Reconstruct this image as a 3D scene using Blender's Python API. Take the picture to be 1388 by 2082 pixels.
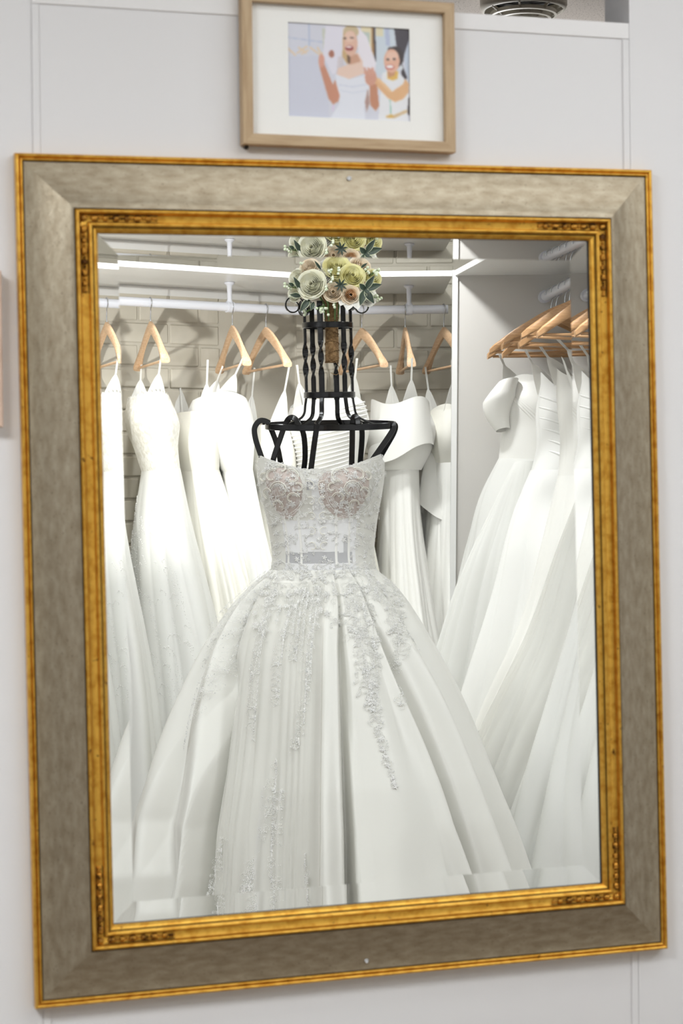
import bpy, math, random
import numpy as np
from mathutils import Vector

random.seed(7)
rng = np.random.default_rng(7)
for o in list(bpy.data.objects):
    bpy.data.objects.remove(o)
scene = bpy.context.scene
COL = scene.collection

# ------------------------------------------------------------------ camera
# x along the mirror wall, y into that wall, z up; the wall's face is y = 0
YAW, PITCH, ROLL = 0.28718, -0.00716, -0.01099
CAM = Vector((-0.7259, -2.4022, 1.35))
MZ = 1.2576                      # height of the mirror's centre
GLASS = 0.018                    # the mirror glass stands this far off the wall
cy, sy, cp, sp = math.cos(YAW), math.sin(YAW), math.cos(PITCH), math.sin(PITCH)
fwd = Vector((sy * cp, cy * cp, sp)); rgt = Vector((cy, -sy, 0)); upv = rgt.cross(fwd)
r2 = rgt * math.cos(ROLL) + upv * math.sin(ROLL); u2 = upv * math.cos(ROLL) - rgt * math.sin(ROLL)
cam = bpy.data.cameras.new('camera'); camo = bpy.data.objects.new('camera', cam); COL.objects.link(camo)
M = camo.matrix_world.copy()
for i in range(3):
    M[i][0], M[i][1], M[i][2], M[i][3] = r2[i], u2[i], -fwd[i], CAM[i]
camo.matrix_world = M
cam.sensor_fit = 'VERTICAL'; cam.sensor_height = 36.0; cam.lens = 4000.0 / 2082.0 * 36.0
cam.clip_start = 0.05; cam.clip_end = 60
cam.dof.use_dof = True; cam.dof.focus_distance = 5.28; cam.dof.aperture_fstop = 11.0
scene.camera = camo
scene.cycles.max_bounces = 8; scene.cycles.diffuse_bounces = 4; scene.cycles.glossy_bounces = 4; scene.cycles.transmission_bounces = 2; scene.cycles.transparent_max_bounces = 8
scene.cycles.use_adaptive_sampling = True; scene.cycles.adaptive_threshold = 0.06; scene.cycles.use_denoising = True

# ------------------------------------------------------------------ view + world
scene.view_settings.view_transform = 'Standard'
scene.view_settings.look = 'None'
scene.view_settings.gamma = 1.0
scene.view_settings.use_curve_mapping = False
scene.view_settings.exposure = 0.22
world = bpy.data.worlds.new('world'); scene.world = world; world.use_nodes = True
world.node_tree.nodes['Background'].inputs[0].default_value = (0.9, 0.95, 1.0, 1)
world.node_tree.nodes['Background'].inputs[1].default_value = 0.15

# The shop floor in front of the mirror is laid out in its own frame: a to the right, D away (as one faces
# the bays from the mirror), turned by YAW; room(a, D, z) gives the place in the world.
def room(a, D, z=0.0):
    x = CAM.x + a * cy + D * sy
    y = CAM.y - a * sy + D * cy
    return Vector((x, -2 * GLASS - y, z))

CEIL = 2.45
def area(name, loc, size, power, target=None, color=(1, 1, 1), sizey=None, spread=None):
    l = bpy.data.lights.new(name, 'AREA'); l.energy = power; l.color = color
    l.shape = 'RECTANGLE'; l.size = size; l.size_y = sizey or size
    if spread: l.spread = spread
    o = bpy.data.objects.new(name, l); COL.objects.link(o); o.location = loc
    d = (Vector(target) - Vector(loc)) if target else Vector((0, 0, -1))
    o.rotation_euler = d.to_track_quat('-Z', 'Y').to_euler()
    return o
def spot(name, loc, target, power, angle, blend=0.4, radius=0.03, color=(1, 1, 1)):
    l = bpy.data.lights.new(name, 'SPOT'); l.energy = power; l.spot_size = angle; l.spot_blend = blend
    l.shadow_soft_size = radius; l.color = color
    o = bpy.data.objects.new(name, l); COL.objects.link(o); o.location = loc
    o.rotation_euler = (Vector(target) - Vector(loc)).to_track_quat('-Z', 'Y').to_euler()
    return o
PANELS = [((0.55, -1.30), 1.2, 0.4, 6), ((-1.5, -1.45), 0.9, 0.6, 41), ((2.0, -1.3), 0.6, 1.2, 23), ((1.75, -2.60), 0.6, 1.0, 9), ((0.02, -2.35), 0.7, 0.5, 4), ((0.45, -0.62), 1.2, 0.25, 3.5)]
for (px, py), sx_, sy_, pw in PANELS:
    area('ceiling_panel_light', (px, py, CEIL - 0.035), sx_, pw, color=(0.945, 0.98, 1.0), sizey=sy_)
area('added_wash_light', (0.6, -0.75, CEIL - 0.09), 2.4, 2, target=room(0.1, 6.2, 1.4), color=(0.945, 0.98, 1.0), sizey=0.3)  # added frontal light for bouquet and gowns, out of view
SPOTS = [(room(-0.80, 4.60, 1.45), room(-0.76, 6.40, 1.80), 92, 0.90)]
DOWN = [((-0.62, 5.70), (-0.72, 6.35, 1.0), 30, 1.9), ((0.12, 5.98), (0.12, 6.75, 1.3), 30, 1.9), ((0.42, 5.25), (0.88, 5.85, 1.0), 34, 1.15), ((-0.15, 4.75), (-0.05, 5.35, 1.1), 11, 1.9)]
for loc, tg, pw, an in SPOTS:
    spot('closet_spot_light', loc, tg, pw, an, blend=0.6, radius=0.025, color=(1.0, 0.99, 0.97))
for (a_, D_), tg, pw, an in DOWN:
    spot('downlight', room(a_, D_, CEIL - 0.03), room(*tg), pw, an, blend=0.8, radius=0.05, color=(0.98, 0.99, 1.0))
area('added_uplight', (1.0, 2.6, 1.60), 0.26, 16, target=(1.0, 2.5, CEIL))  # added light that brightens the ceiling and vent beyond the partition

# ------------------------------------------------------------------ materials
def nodes_of(m):
    m.use_nodes = True
    return m.node_tree.nodes, m.node_tree.links
def mat(name, base, rough=0.5, metal=0.0, var=None, bump=None, spec=None, sheen=0.0, coat=0.0, coords='Object', stretch=(1, 1, 1), specks=None, sss=0.0, transl=None, alpha=None):
    """Principled material. var=(scale, colour2, lo, hi, detail) mottles it, specks the same again with another colour,
    bump=(scale, strength, distance), transl=share of translucent cloth, alpha=share of open mesh."""
    m = bpy.data.materials.new(name); N, L = nodes_of(m)
    b = N['Principled BSDF']; b.inputs['Roughness'].default_value = rough; b.inputs['Metallic'].default_value = metal
    b.inputs['Base Color'].default_value = (*base, 1)
    if spec is not None: b.inputs['Specular IOR Level'].default_value = spec
    if sheen: b.inputs['Sheen Weight'].default_value = sheen; b.inputs['Sheen Roughness'].default_value = 0.4
    if coat: b.inputs['Coat Weight'].default_value = coat; b.inputs['Coat Roughness'].default_value = 0.08
    tc = N.new('ShaderNodeTexCoord'); mp = N.new('ShaderNodeMapping'); mp.inputs['Scale'].default_value = stretch
    L.new(tc.outputs[coords], mp.inputs['Vector'])
    cur = None
    for v in (var, specks):
        if not v: continue
        sc, c2, lo, hi, det = v
        n = N.new('ShaderNodeTexNoise'); n.inputs['Scale'].default_value = sc; n.inputs['Detail'].default_value = det
        L.new(mp.outputs[0], n.inputs['Vector'])
        mr = N.new('ShaderNodeMapRange'); mr.inputs[1].default_value = lo; mr.inputs[2].default_value = hi
        L.new(n.outputs[0], mr.inputs[0])
        mx = N.new('ShaderNodeMix'); mx.data_type = 'RGBA'
        if cur is None: mx.inputs[6].default_value = (*base, 1)
        else: L.new(cur, mx.inputs[6])
        mx.inputs[7].default_value = (*c2, 1); L.new(mr.outputs[0], mx.inputs[0]); cur = mx.outputs[2]
    if cur is not None: L.new(cur, b.inputs['Base Color'])
    if bump:
        n = N.new('ShaderNodeTexNoise'); n.inputs['Scale'].default_value = bump[0]; n.inputs['Detail'].default_value = 2
        L.new(mp.outputs[0], n.inputs['Vector'])
        bp = N.new('ShaderNodeBump'); bp.inputs['Strength'].default_value = bump[1]; bp.inputs['Distance'].default_value = bump[2]
        L.new(n.outputs[0], bp.inputs['Height']); L.new(bp.outputs[0], b.inputs['Normal'])
    out = N['Material Output']; sh = b.outputs[0]
    if transl:
        t = N.new('ShaderNodeBsdfTranslucent'); t.inputs[0].default_value = (*base, 1)
        ms = N.new('ShaderNodeMixShader'); ms.inputs[0].default_value = transl
        L.new(sh, ms.inputs[1]); L.new(t.outputs[0], ms.inputs[2]); sh = ms.outputs[0]
    if alpha:
        t = N.new('ShaderNodeBsdfTransparent')
        ms = N.new('ShaderNodeMixShader'); ms.inputs[0].default_value = alpha
        L.new(sh, ms.inputs[1]); L.new(t.outputs[0], ms.inputs[2]); sh = ms.outputs[0]
    if sh != b.outputs[0]: L.new(sh, out.inputs['Surface'])
    return m
def srgb(r, g, b):
    f = lambda c: (c / 255 / 12.92) if c <= 10 else ((c / 255 + 0.055) / 1.055) ** 2.4
    return (f(r), f(g), f(b))
W_WALL = mat('wall_paint', srgb(226, 225, 226), 0.55, var=(1.2, srgb(222, 220, 221), .4, .7, 1))
W_TRIM = mat('trim_paint', srgb(230, 228, 228), 0.45)
W_FLOOR = mat('floor_vinyl', srgb(140, 128, 114), 0.5, var=(3, srgb(126, 112, 98), .4, .6, 1))
W_CEIL = mat('ceiling_tile', srgb(186, 178, 170), 0.9, var=(260, srgb(120, 112, 104), .58, .68, 2), bump=(220, .3, .002))
W_CEIL2 = mat('ceiling_paint', srgb(235, 234, 230), 0.9)
M_SILVER = mat('silver_leaf', srgb(176, 165, 144), 0.38, 0.62, coords='UV', stretch=(45, 120, 1), var=(1.0, srgb(128, 112, 88), .25, .90, 5), specks=(5.5, srgb(78, 62, 44), .635, .72, 3), bump=(3.0, .10, .002))
M_GOLD = mat('gold_leaf', srgb(226, 176, 76), 0.34, 0.8, var=(90, srgb(196, 138, 44), .42, .7, 6), specks=(130, srgb(96, 56, 18), .67, .74, 4), bump=(70, .15, .002))
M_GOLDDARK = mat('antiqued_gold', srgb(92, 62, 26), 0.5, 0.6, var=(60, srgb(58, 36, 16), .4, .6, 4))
M_ORN = mat('gold_ornament', srgb(190, 138, 56), 0.4, 0.8, var=(90, srgb(84, 52, 20), .48, .62, 3))
M_BLACK = mat('dark_rabbet', srgb(34, 28, 26), 0.7)
M_STEEL = mat('steel', srgb(200, 202, 206), 0.22, 1.0)
M_OAK = mat('pale_oak', srgb(192, 166, 132), 0.5, var=(1.0, srgb(172, 144, 110), .35, .7, 6), stretch=(20, 200, 200), bump=(3, .1, .001))
M_PINKOAK = mat('pink_wood', srgb(206, 178, 160), 0.5, var=(30, srgb(190, 160, 140), .4, .7, 4))
M_MAT = mat('mount_board', srgb(246, 245, 242), 0.8)
M_VENT = mat('vent_plastic', srgb(244, 239, 226), 0.45)
M_VENTDARK = mat('vent_inside', srgb(16, 14, 14), 0.9)
M_BRICK = mat('painted_brick', srgb(208, 202, 188), 0.7, bump=(45, .12, .003), var=(8, srgb(200, 194, 179), .4, .65, 2))
M_MORTAR = mat('painted_mortar', srgb(204, 198, 184), 0.8, bump=(60, .2, .003))
M_SHELF = mat('white_melamine', srgb(238, 238, 236), 0.28)
M_PANEL = mat('shade_toned_melamine', srgb(212, 209, 204), 0.35)  # melamine greyed: the shade under the top board is in this colour
M_RAIL = mat('white_rail', srgb(228, 230, 238), 0.3, 0.0, coat=.3)
M_HANGER = mat('beech_wood', srgb(230, 196, 160), 0.45, var=(4, srgb(214, 174, 134), .35, .7, 5), stretch=(8, 60, 60))
M_HANGER2 = mat('honey_wood', srgb(202, 160, 116), 0.4, var=(4, srgb(176, 132, 90), .35, .7, 5), stretch=(8, 60, 60))
IV = srgb(244, 243, 238)
M_SATIN = mat('ivory_satin', IV, 0.42, sheen=.2)
M_GOWN = mat('gown_satin', srgb(227, 226, 219), 0.45, sheen=.2)
M_SATIN2 = mat('white_satin', srgb(245, 245, 242), 0.36, sheen=.2)
M_CREPE = mat('cream_crepe', srgb(242, 240, 231), 0.65)
M_LACE = mat('lace_cloth', srgb(244, 242, 235), 0.6, var=(70, srgb(228, 225, 214), .45, .6, 5), bump=(70, .5, .004))
M_TULLE = mat('tulle', srgb(246, 245, 240), 0.8, transl=.3, alpha=.45)
M_TULLE2 = mat('soft_tulle', srgb(246, 246, 242), 0.75, transl=.2, alpha=.06)
M_RIBBON = mat('ribbon', srgb(244, 243, 238), 0.5, transl=.3)
M_IRON = mat('black_iron', srgb(8, 8, 10), 0.2, 0.0, spec=.45, coat=.3, bump=(90, .12, .002))
M_BURLAP = mat('burlap', srgb(150, 120, 82), 0.95, var=(120, srgb(112, 84, 52), .4, .65, 3), bump=(160, .9, .004))
M_NUDE = mat('nude_lining', srgb(206, 193, 186), 0.7, bump=(200, .2, .002))
M_SHEER = mat('sheer_tulle', srgb(242, 242, 242), 0.7, alpha=.07)
M_SHEER2 = mat('open_tulle', srgb(236, 236, 238), 0.7, alpha=.40)
M_BEAD = mat('glass_beads', srgb(253, 252, 249), 0.25, spec=.7)
M_CRYSTAL = mat('crystals', srgb(253, 253, 252), 0.12, 0.25, spec=1.0, coat=1.0)
M_CORD = mat('lace_cord', srgb(240, 237, 226), 0.55)

# ------------------------------------------------------------------ mesh helpers
class MB:
    """Collects shapes; build() links them as one mesh object. In the room frame (flip=True) y is the distance away from the mirror."""
    def __init__(s): s.v = []; s.f = []; s.uv = None
    def add(s, v, f):
        o = len(s.v); s.v += [tuple(map(float, p)) for p in v]; s.f += [tuple(i + o for i in q) for q in f]; return s
    def box(s, x0, x1, y0, y1, z0, z1, c=0.0):
        if c <= 0:
            v = [(x, y, z) for z in (z0, z1) for y in (y0, y1) for x in (x0, x1)]
            return s.add(v, [(0, 2, 3, 1), (4, 5, 7, 6), (0, 1, 5, 4), (2, 6, 7, 3), (0, 4, 6, 2), (1, 3, 7, 5)])
        X = ((x0, x0 + c, x1 - c, x1), (y0, y0 + c, y1 - c, y1), (z0, z0 + c, z1 - c, z1)); v = []; idx = {}
        def g(i, j, k):
            if (i, j, k) not in idx: idx[(i, j, k)] = len(v); v.append((X[0][i], X[1][j], X[2][k]))
            return idx[(i, j, k)]
        f = []
        for ax in range(3):
            for e in (0, 3):
                q = []
                for a_, b_ in ((1, 1), (2, 1), (2, 2), (1, 2)):
                    t = [0, 0, 0]; t[ax] = e; t[(ax + 1) % 3] = a_; t[(ax + 2) % 3] = b_; q.append(g(*t))
                f.append(tuple(q if e else q[::-1]))
            a1, a2 = (ax + 1) % 3, (ax + 2) % 3
            for e1 in (0, 3):
                for e2 in (0, 3):
                    q = []
                    for (w, k) in ((1, 0), (2, 0), (2, 1), (1, 1)):
                        t = [0, 0, 0]; t[ax] = w
                        if k == 0: t[a1] = e1; t[a2] = 1 if e2 == 0 else 2
                        else: t[a1] = 1 if e1 == 0 else 2; t[a2] = e2
                        q.append(g(*t))
                    f.append(tuple(q if (e1 == 3) != (e2 == 3) else q[::-1]) if False else tuple(q))
        for i in (0, 3):
            for j in (0, 3):
                for k in (0, 3):
                    mi = lambda q: 1 if q == 0 else 2
                    f.append((g(i, mi(j), mi(k)), g(mi(i), j, mi(k)), g(mi(i), mi(j), k)))
        return s.add(v, f)
    def tube(s, pts, r, n=10, cap=True, closed=False):
        P = [Vector(p) for p in pts]; m = len(P); R = r if hasattr(r, '__len__') else [r] * m
        v = []; f = []; ref = None
        for i in range(m):
            if closed: t = P[(i + 1) % m] - P[i - 1]
            else: t = P[min(i + 1, m - 1)] - P[max(i - 1, 0)]
            t.normalize()
            if ref is None: ref = Vector((0, 0, 1)) if abs(t.z) < .9 else Vector((1, 0, 0))
            a = (ref - t * ref.dot(t)).normalized(); ref = a; b = t.cross(a)
            for k in range(n):
                q = 2 * math.pi * k / n; v.append(P[i] + (a * math.cos(q) + b * math.sin(q)) * R[i])
        for i in range(m if closed else m - 1):
            j = (i + 1) % m
            for k in range(n):
                l = (k + 1) % n; f.append((i * n + k, i * n + l, j * n + l, j * n + k))
        if cap and not closed: f += [tuple(range(n))[::-1], tuple((m - 1) * n + k for k in range(n))]
        return s.add(v, f)
    def strip(s, pts, normals, w, t, twist=None, closed=False):
        """A flat bar along pts: width w across, thickness t along the normal."""
        P = [Vector(p) for p in pts]; m = len(P); v = []; f = []
        for i in range(m):
            if closed: T = P[(i + 1) % m] - P[i - 1]
            else: T = P[min(i + 1, m - 1)] - P[max(i - 1, 0)]
            T.normalize(); n = Vector(normals[i]); n = (n - T * n.dot(T)).normalized(); b = T.cross(n)
            if twist is not None:
                c_, s_ = math.cos(twist[i]), math.sin(twist[i]); n, b = n * c_ + b * s_, b * c_ - n * s_
            W_ = w[i] if hasattr(w, '__len__') else w
            e = min(t * .35, W_ * .2)
            for (a_, c2) in ((-.5, -.5), (.5, -.5), (.5, .5), (-.5, .5)):
                # bevelled corners: two points each
                sa, sc = (1 if a_ > 0 else -1), (1 if c2 > 0 else -1)
                p1 = b * (a_ * W_ - sa * e) + n * (c2 * t); p2 = b * (a_ * W_) + n * (c2 * t - sc * e)
                if (a_ < 0) == (c2 < 0): v += [P[i] + p2, P[i] + p1]
                else: v += [P[i] + p1, P[i] + p2]
        k = 8
        for i in range(m if closed else m - 1):
            j = (i + 1) % m
            for q in range(k):
                l = (q + 1) % k; f.append((i * k + q, i * k + l, j * k + l, j * k + q))
        if not closed: f += [tuple(range(k))[::-1], tuple((m - 1) * k + q for q in range(k))]
        return s.add(v, f)
    def grid(s, G, closeu=False, closev=False):
        G = np.asarray(G); a, b = G.shape[:2]; f = []
        for i in range(a if closeu else a - 1):
            for j in range(b if closev else b - 1):
                i2, j2 = (i + 1) % a, (j + 1) % b
                f.append((i * b + j, i2 * b + j, i2 * b + j2, i * b + j2))
        return s.add(G.reshape(-1, 3), f)
    def ball(s, c, r, nu=10, nv=7, ax=(0, 0, 1)):
        """Ellipsoid: r is a number or (across, along ax)."""
        ra, rl = r if hasattr(r, '__len__') else (r, r)
        A = Vector(ax).normalized(); B = A.orthogonal().normalized(); C_ = A.cross(B); c = Vector(c)
        v = [c + A * rl]; f = []
        for j in range(1, nv):
            p = math.pi * j / nv
            for i in range(nu):
                q = 2 * math.pi * i / nu
                v.append(c + A * (rl * math.cos(p)) + (B * math.cos(q) + C_ * math.sin(q)) * (ra * math.sin(p)))
        v.append(c - A * rl); e = len(v) - 1
        for i in range(nu):
            l = (i + 1) % nu; f.append((0, 1 + i, 1 + l)); f.append((e, e - nu + l, e - nu + i))
            for j in range(nv - 2): f.append((1 + j * nu + i, 1 + (j + 1) * nu + i, 1 + (j + 1) * nu + l, 1 + j * nu + l))
        return s.add(v, f)
    def lathe(s, prof, n=32, c=(0, 0, 0)):
        G = [[(c[0] + r * math.cos(2 * math.pi * k / n), c[1] + r * math.sin(2 * math.pi * k / n), c[2] + z) for k in range(n)] for r, z in prof]
        return s.grid(G, closev=True)
    def build(s, name, m, parent=None, flip=False, smooth=False, sharp=None):
        return mesh_obj(name, s.v, s.f, m, parent, flip, smooth, sharp)
def mesh_obj(name, v, f, m, parent=None, flip=False, smooth=False, sharp=None):
    me = bpy.data.meshes.new(name)
    if flip: v = [(p[0], -p[1], p[2]) for p in v]; f = [tuple(q)[::-1] for q in f]
    me.from_pydata(v, [], f); me.materials.append(m); me.update()
    o = bpy.data.objects.new(name, me); COL.objects.link(o)
    if smooth:
        me.polygons.foreach_set('use_smooth', [True] * len(me.polygons))
        if sharp: me.set_sharp_from_angle(angle=sharp)
    if parent: o.parent = parent
    return o
def tag(o, label=None, cat=None, group=None, kind=None):
    for k, x in (('label', label), ('category', cat), ('group', group), ('kind', kind)):
        if x: o[k] = x
    return o
def thing(name, label, cat, loc=(0, 0, 0), rz=0.0, group=None):
    o = bpy.data.objects.new(name, None); COL.objects.link(o); o.location = loc; o.rotation_euler = (0, 0, rz)
    o.empty_display_size = .05
    return tag(o, label, cat, group)
def rthing(name, label, cat, a, D, z=0.0, phi=0.0, group=None):
    """A thing standing in the shop, placed in the room frame, turned by phi."""
    return thing(name, label, cat, room(a, D, z), YAW - phi, group)
def struct(o): o['kind'] = 'structure'; return o
def rstruct(name, mb, m, smooth=False):
    """A piece of the setting built in the room frame."""
    o = mb.build(name, m, None, True, smooth); o.location = room(0, 0, 0); o.rotation_euler = (0, 0, YAW); return struct(o)
def spline(pts, n):
    """Catmull-Rom through pts, n samples per span."""
    P = np.array(pts, float); Q = np.vstack([2 * P[0] - P[1], P, 2 * P[-1] - P[-2]]); out = []
    for i in range(1, len(Q) - 2):
        for k in range(n):
            t = k / n; a, b, c, d = Q[i - 1], Q[i], Q[i + 1], Q[i + 2]
            out.append(.5 * (2 * b + (c - a) * t + (2 * a - 5 * b + 4 * c - d) * t * t + (3 * b - a - 3 * c + d) * t ** 3))
    out.append(P[-1]); return np.array(out)
def smooth_interp(x, xs, ys):
    """Cosine interpolation through (xs, ys), xs increasing."""
    xs = np.asarray(xs, float); ys = np.asarray(ys, float); x = np.clip(x, xs[0], xs[-1])
    i = np.clip(np.searchsorted(xs, x) - 1, 0, len(xs) - 2); t = (x - xs[i]) / (xs[i + 1] - xs[i]); t = t * t * (3 - 2 * t)
    return ys[i] * (1 - t) + ys[i + 1] * t
def cubic_interp(x, xs, ys):
    xs = np.asarray(xs, float); ys = np.asarray(ys, float); x = np.clip(x, xs[0], xs[-1]); d = np.gradient(ys, xs)
    i = np.clip(np.searchsorted(xs, x) - 1, 0, len(xs) - 2); h = xs[i + 1] - xs[i]; t = (x - xs[i]) / h
    return ((1 + 2 * t) * (1 - t) ** 2 * ys[i] + t * (1 - t) ** 2 * h * d[i] + t * t * (3 - 2 * t) * ys[i + 1] + t * t * (t - 1) * h * d[i + 1])

# ------------------------------------------------------------------ the setting
def wbox(name, m, *b, c=0.0, parent=None):
    o = MB().box(*b, c=c).build(name, m, parent)
    return o if parent else struct(o)
TOPZ = MZ + 0.7190
wall_front = wbox('wall_front', W_WALL, -0.4022, 0.3892, 0.0016, 0.020, 0.0, TOPZ - .0002)
wbox('wall_front_side', W_WALL, -3.2, -0.4024, 0.0015, 0.020, 0.0, CEIL)
wbox('trim_1', W_TRIM, -0.4022, 0.3892, -0.0003, 0.0012, MZ + 0.6980, TOPZ, c=.0006)
wbox('trim_2', W_WALL, 0.3797, 0.3892, -0.0003, 0.0012, 0.0, MZ + 0.6976, c=.0006)
wbox('trim_3', W_WALL, -0.4022, -0.3932, -0.0003, 0.0012, 0.0, MZ + 0.6976, c=.0006)
wbox('wall_right_pier', W_WALL, 0.3896, 3.6, 0.0, 0.078, 0.0, CEIL)
wbox('floor', W_FLOOR, -3.2, 3.6, -6.2, 4.6, -0.06, 0.0)
wbox('ceiling', W_CEIL2, -3.2, 3.6, -6.2, 0.05, CEIL, CEIL + .06)
wbox('ceiling_beyond', W_CEIL, -3.2, 3.6, 0.0501, 4.6, CEIL, CEIL + .06)
wbox('wall_left', W_WALL, -3.3, -3.2, -6.2, 4.6, 0.0, CEIL)
wbox('wall_right', W_WALL, 3.6, 3.7, -6.2, 4.6, 0.0, CEIL)
wbox('wall_back', W_WALL, -3.2, 3.6, -6.3, -6.2, 0.0, CEIL)
wbox('wall_beyond', W_WALL, -3.2, 3.6, 4.6, 4.7, 0.0, CEIL)
# light fittings
def tube_light(x, y, sx_, sy_, label):
    t = thing('ceiling_light', label, 'ceiling light', (x, y, CEIL), group='ceiling lights of the shop')
    h = MB()
    for (a, b, c, d) in ((-sx_ / 2 - .03, sx_ / 2 + .03, -sy_ / 2 - .03, -sy_ / 2), (-sx_ / 2 - .03, sx_ / 2 + .03, sy_ / 2, sy_ / 2 + .03), (-sx_ / 2 - .03, -sx_ / 2, -sy_ / 2, sy_ / 2), (sx_ / 2, sx_ / 2 + .03, -sy_ / 2, sy_ / 2)):
        h.box(a, b, c, d, -.04, -.001)
    h.build('light_frame', W_TRIM, t)
    MB().box(-sx_ / 2, sx_ / 2, -sy_ / 2, sy_ / 2, -.012, -.002).build('light_tray', W_TRIM, t)
for k, ((px, py), sx_, sy_, pw) in enumerate(PANELS):
    tube_light(px, py, sx_, sy_, ['white ceiling light panel close to the mirror wall', 'white ceiling light panel left of the camera', 'white ceiling light panel near the right wall', 'white ceiling light panel over the right hand gown bay', 'small white ceiling light panel right behind the camera', 'slim white ceiling light panel right over the mirror'][k])

for k, ((a_, D_), tg, pw, an) in enumerate(DOWN):
    t = rthing('downlight', ['round ceiling downlight before the left row of gowns', 'round ceiling downlight before the short shelf', 'round ceiling downlight before the right hand bay', 'round ceiling downlight in front of the dress form'][k], 'ceiling light', a_, D_, CEIL, 0, 'ceiling downlights over the gowns')
    MB().lathe([(.05, -.001), (.075, -.001), (.075, -.008), (.06, -.012), (.055, -.004)], 32).build('trim_ring', W_TRIM, t, True, True)
# uplighter added out of view to brighten the ceiling beyond the partition
ul = thing('added_floor_lamp', 'added white uplighter floor lamp, unseen beyond the partition wall', 'lamp', (1.0, 2.6, 0))
MB().lathe([(.0001, .001), (.14, .001), (.14, .012), (.02, .03), (.012, .05), (.012, 1.46), (.03, 1.48)], 28).build('stand', W_TRIM, ul, smooth=True, sharp=.8)
MB().lathe([(.03, 1.48), (.12, 1.51), (.19, 1.58), (.205, 1.63), (.198, 1.63), (.18, 1.585), (.115, 1.525), (.0001, 1.50)], 32).build('bowl', W_TRIM, ul, smooth=True)
# studio lamp that lights the left row of gowns
for loc, tg, pw, an in SPOTS:
    sl = thing('studio_lamp', 'small black studio lamp on a stand facing the left gowns', 'lamp', (loc.x, loc.y, 0)); d_ = (tg - loc).normalized(); e_ = Vector((0, 0, loc.z))
    c_ = e_ - d_ * .03
    MB().tube([c_ - d_ * .16, c_ - d_ * .15, c_ - d_ * .02], [.03, .045, .05], 20).build('lamp_head', M_BLACK, sl, smooth=True, sharp=.8)
    MB().tube([c_ - d_ * .09 - Vector((0, 0, .05)), (c_.x - d_.x * .09, c_.y - d_.y * .09, .25)], .011, 12).build('pole', M_BLACK, sl, smooth=True)
    for k in range(3):
        q = k * 2.094 + 2.6; b_ = Vector((c_.x - d_.x * .09, c_.y - d_.y * .09, 0)); MB().tube([b_ + Vector((0, 0, .40)), b_ + Vector((.20 * math.cos(q), .20 * math.sin(q), .008))], .007, 10).build('leg', M_BLACK, sl, smooth=True)
tl = thing('added_track_light', 'added long white wall-washer, unseen on the ceiling above the mirror', 'ceiling light', (0.6, -0.72, CEIL))  # fitting made up to carry the added wash light
MB().box(-1.22, 1.22, -.02, .02, -.03, -.001, c=.004).build('track', W_TRIM, tl)
for k in range(3): MB().tube([(-.9 + .9 * k, 0, -.03), (-.9 + .9 * k, 0, -.06)], .012, 12).build('bracket', W_TRIM, tl)

# ------------------------------------------------------------------ the mirror
MW, MH = 0.84, 1.0365
mirror = thing('wall_mirror', 'large wall mirror in a wide silver and gold frame', 'mirror', (0, 0, MZ))
mirror.rotation_euler = (0, -0.012, 0)
def frame_side(name, m, prof, side, parent, w=MW, h=MH, z0=0.0, smooth=True, along=24, sharp=math.radians(50)):
    """One mitred side (0 top, 1 right, 2 bottom, 3 left) of a frame with profile prof = [(inset, height)]."""
    v = []; f = []; uv = []; n = len(prof)
    acc = [0.0]
    for i in range(1, n): acc.append(acc[-1] + math.dist(prof[i], prof[i - 1]))
    for i in range(along + 1):
        t = i / along
        for k, (a, b) in enumerate(prof):
            X, Z = w / 2 - a, h / 2 - a
            c = [((-X, Z), (X, Z)), ((X, Z), (X, -Z)), ((X, -Z), (-X, -Z)), ((-X, -Z), (-X, Z))][side]
            x = c[0][0] + (c[1][0] - c[0][0]) * t; z = c[0][1] + (c[1][1] - c[0][1]) * t
            v.append((x, -b, z + z0)); uv.append(((x if side % 2 == 0 else z) + side * 3.7, acc[k]))
    for i in range(along):
        for k in range(n - 1):
            f.append((i * n + k, i * n + k + 1, (i + 1) * n + k + 1, (i + 1) * n + k))
    o = mesh_obj(name, v, f, m, parent, smooth=smooth, sharp=sharp)
    ul = o.data.uv_layers.new(name='UVMap')
    li = np.empty(len(o.data.loops), int); o.data.loops.foreach_get('vertex_index', li)
    ul.data.foreach_set('uv', np.array(uv)[li].ravel())
    return o
bead = lambda a, b, h0, h1, n=6: [(a + (b - a) * i / n, h0 + (h1 - h0) * math.sin(math.pi * i / n) ** .6) for i in range(n + 1)]
P_OUT = [(0.0, 0.0005), (0.0, .012)] + bead(0.0, .0052, .0125, .0162) + bead(.0056, .0092, .0122, .0150) 
P_LINE1 = [(.0092, .0122), (.0098, .0112), (.0106, .0122)]
P_SIL = [(.0104, .0122)] + [(.0104 + .0570 * u, .0125 + .0185 * (0.12 * u + 0.88 * u ** 1.75) - (0.0016 * max(0, (u - .88) / .12) ** 2)) for u in [i / 22 for i in range(23)]]
P_LINE2 = [(.0672, .0300), (.0678, .0282), (.0684, .0296)]
P_IN = bead(.0682, .0745, .0290, .0345) + [(.0750, .0268)]
P_CH = [(.0746, .0272), (.0754, .0264), (.0836, .0264), (.0842, .0272)]
P_IN2 = bead(.0840, .0898, .0280, .0322)
P_LINE3 = [(.0898, .0285), (.0904, .0268), (.0912, .0276)]
P_SIGHT = [(.0911, .0276), (.0926, .0272), (.0944, .0256), (.0958, .0234), (.0966, .0222)]
P_RAB = [(.0966, .0222), (.0968, .0196), (.0930, .0194)]
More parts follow.
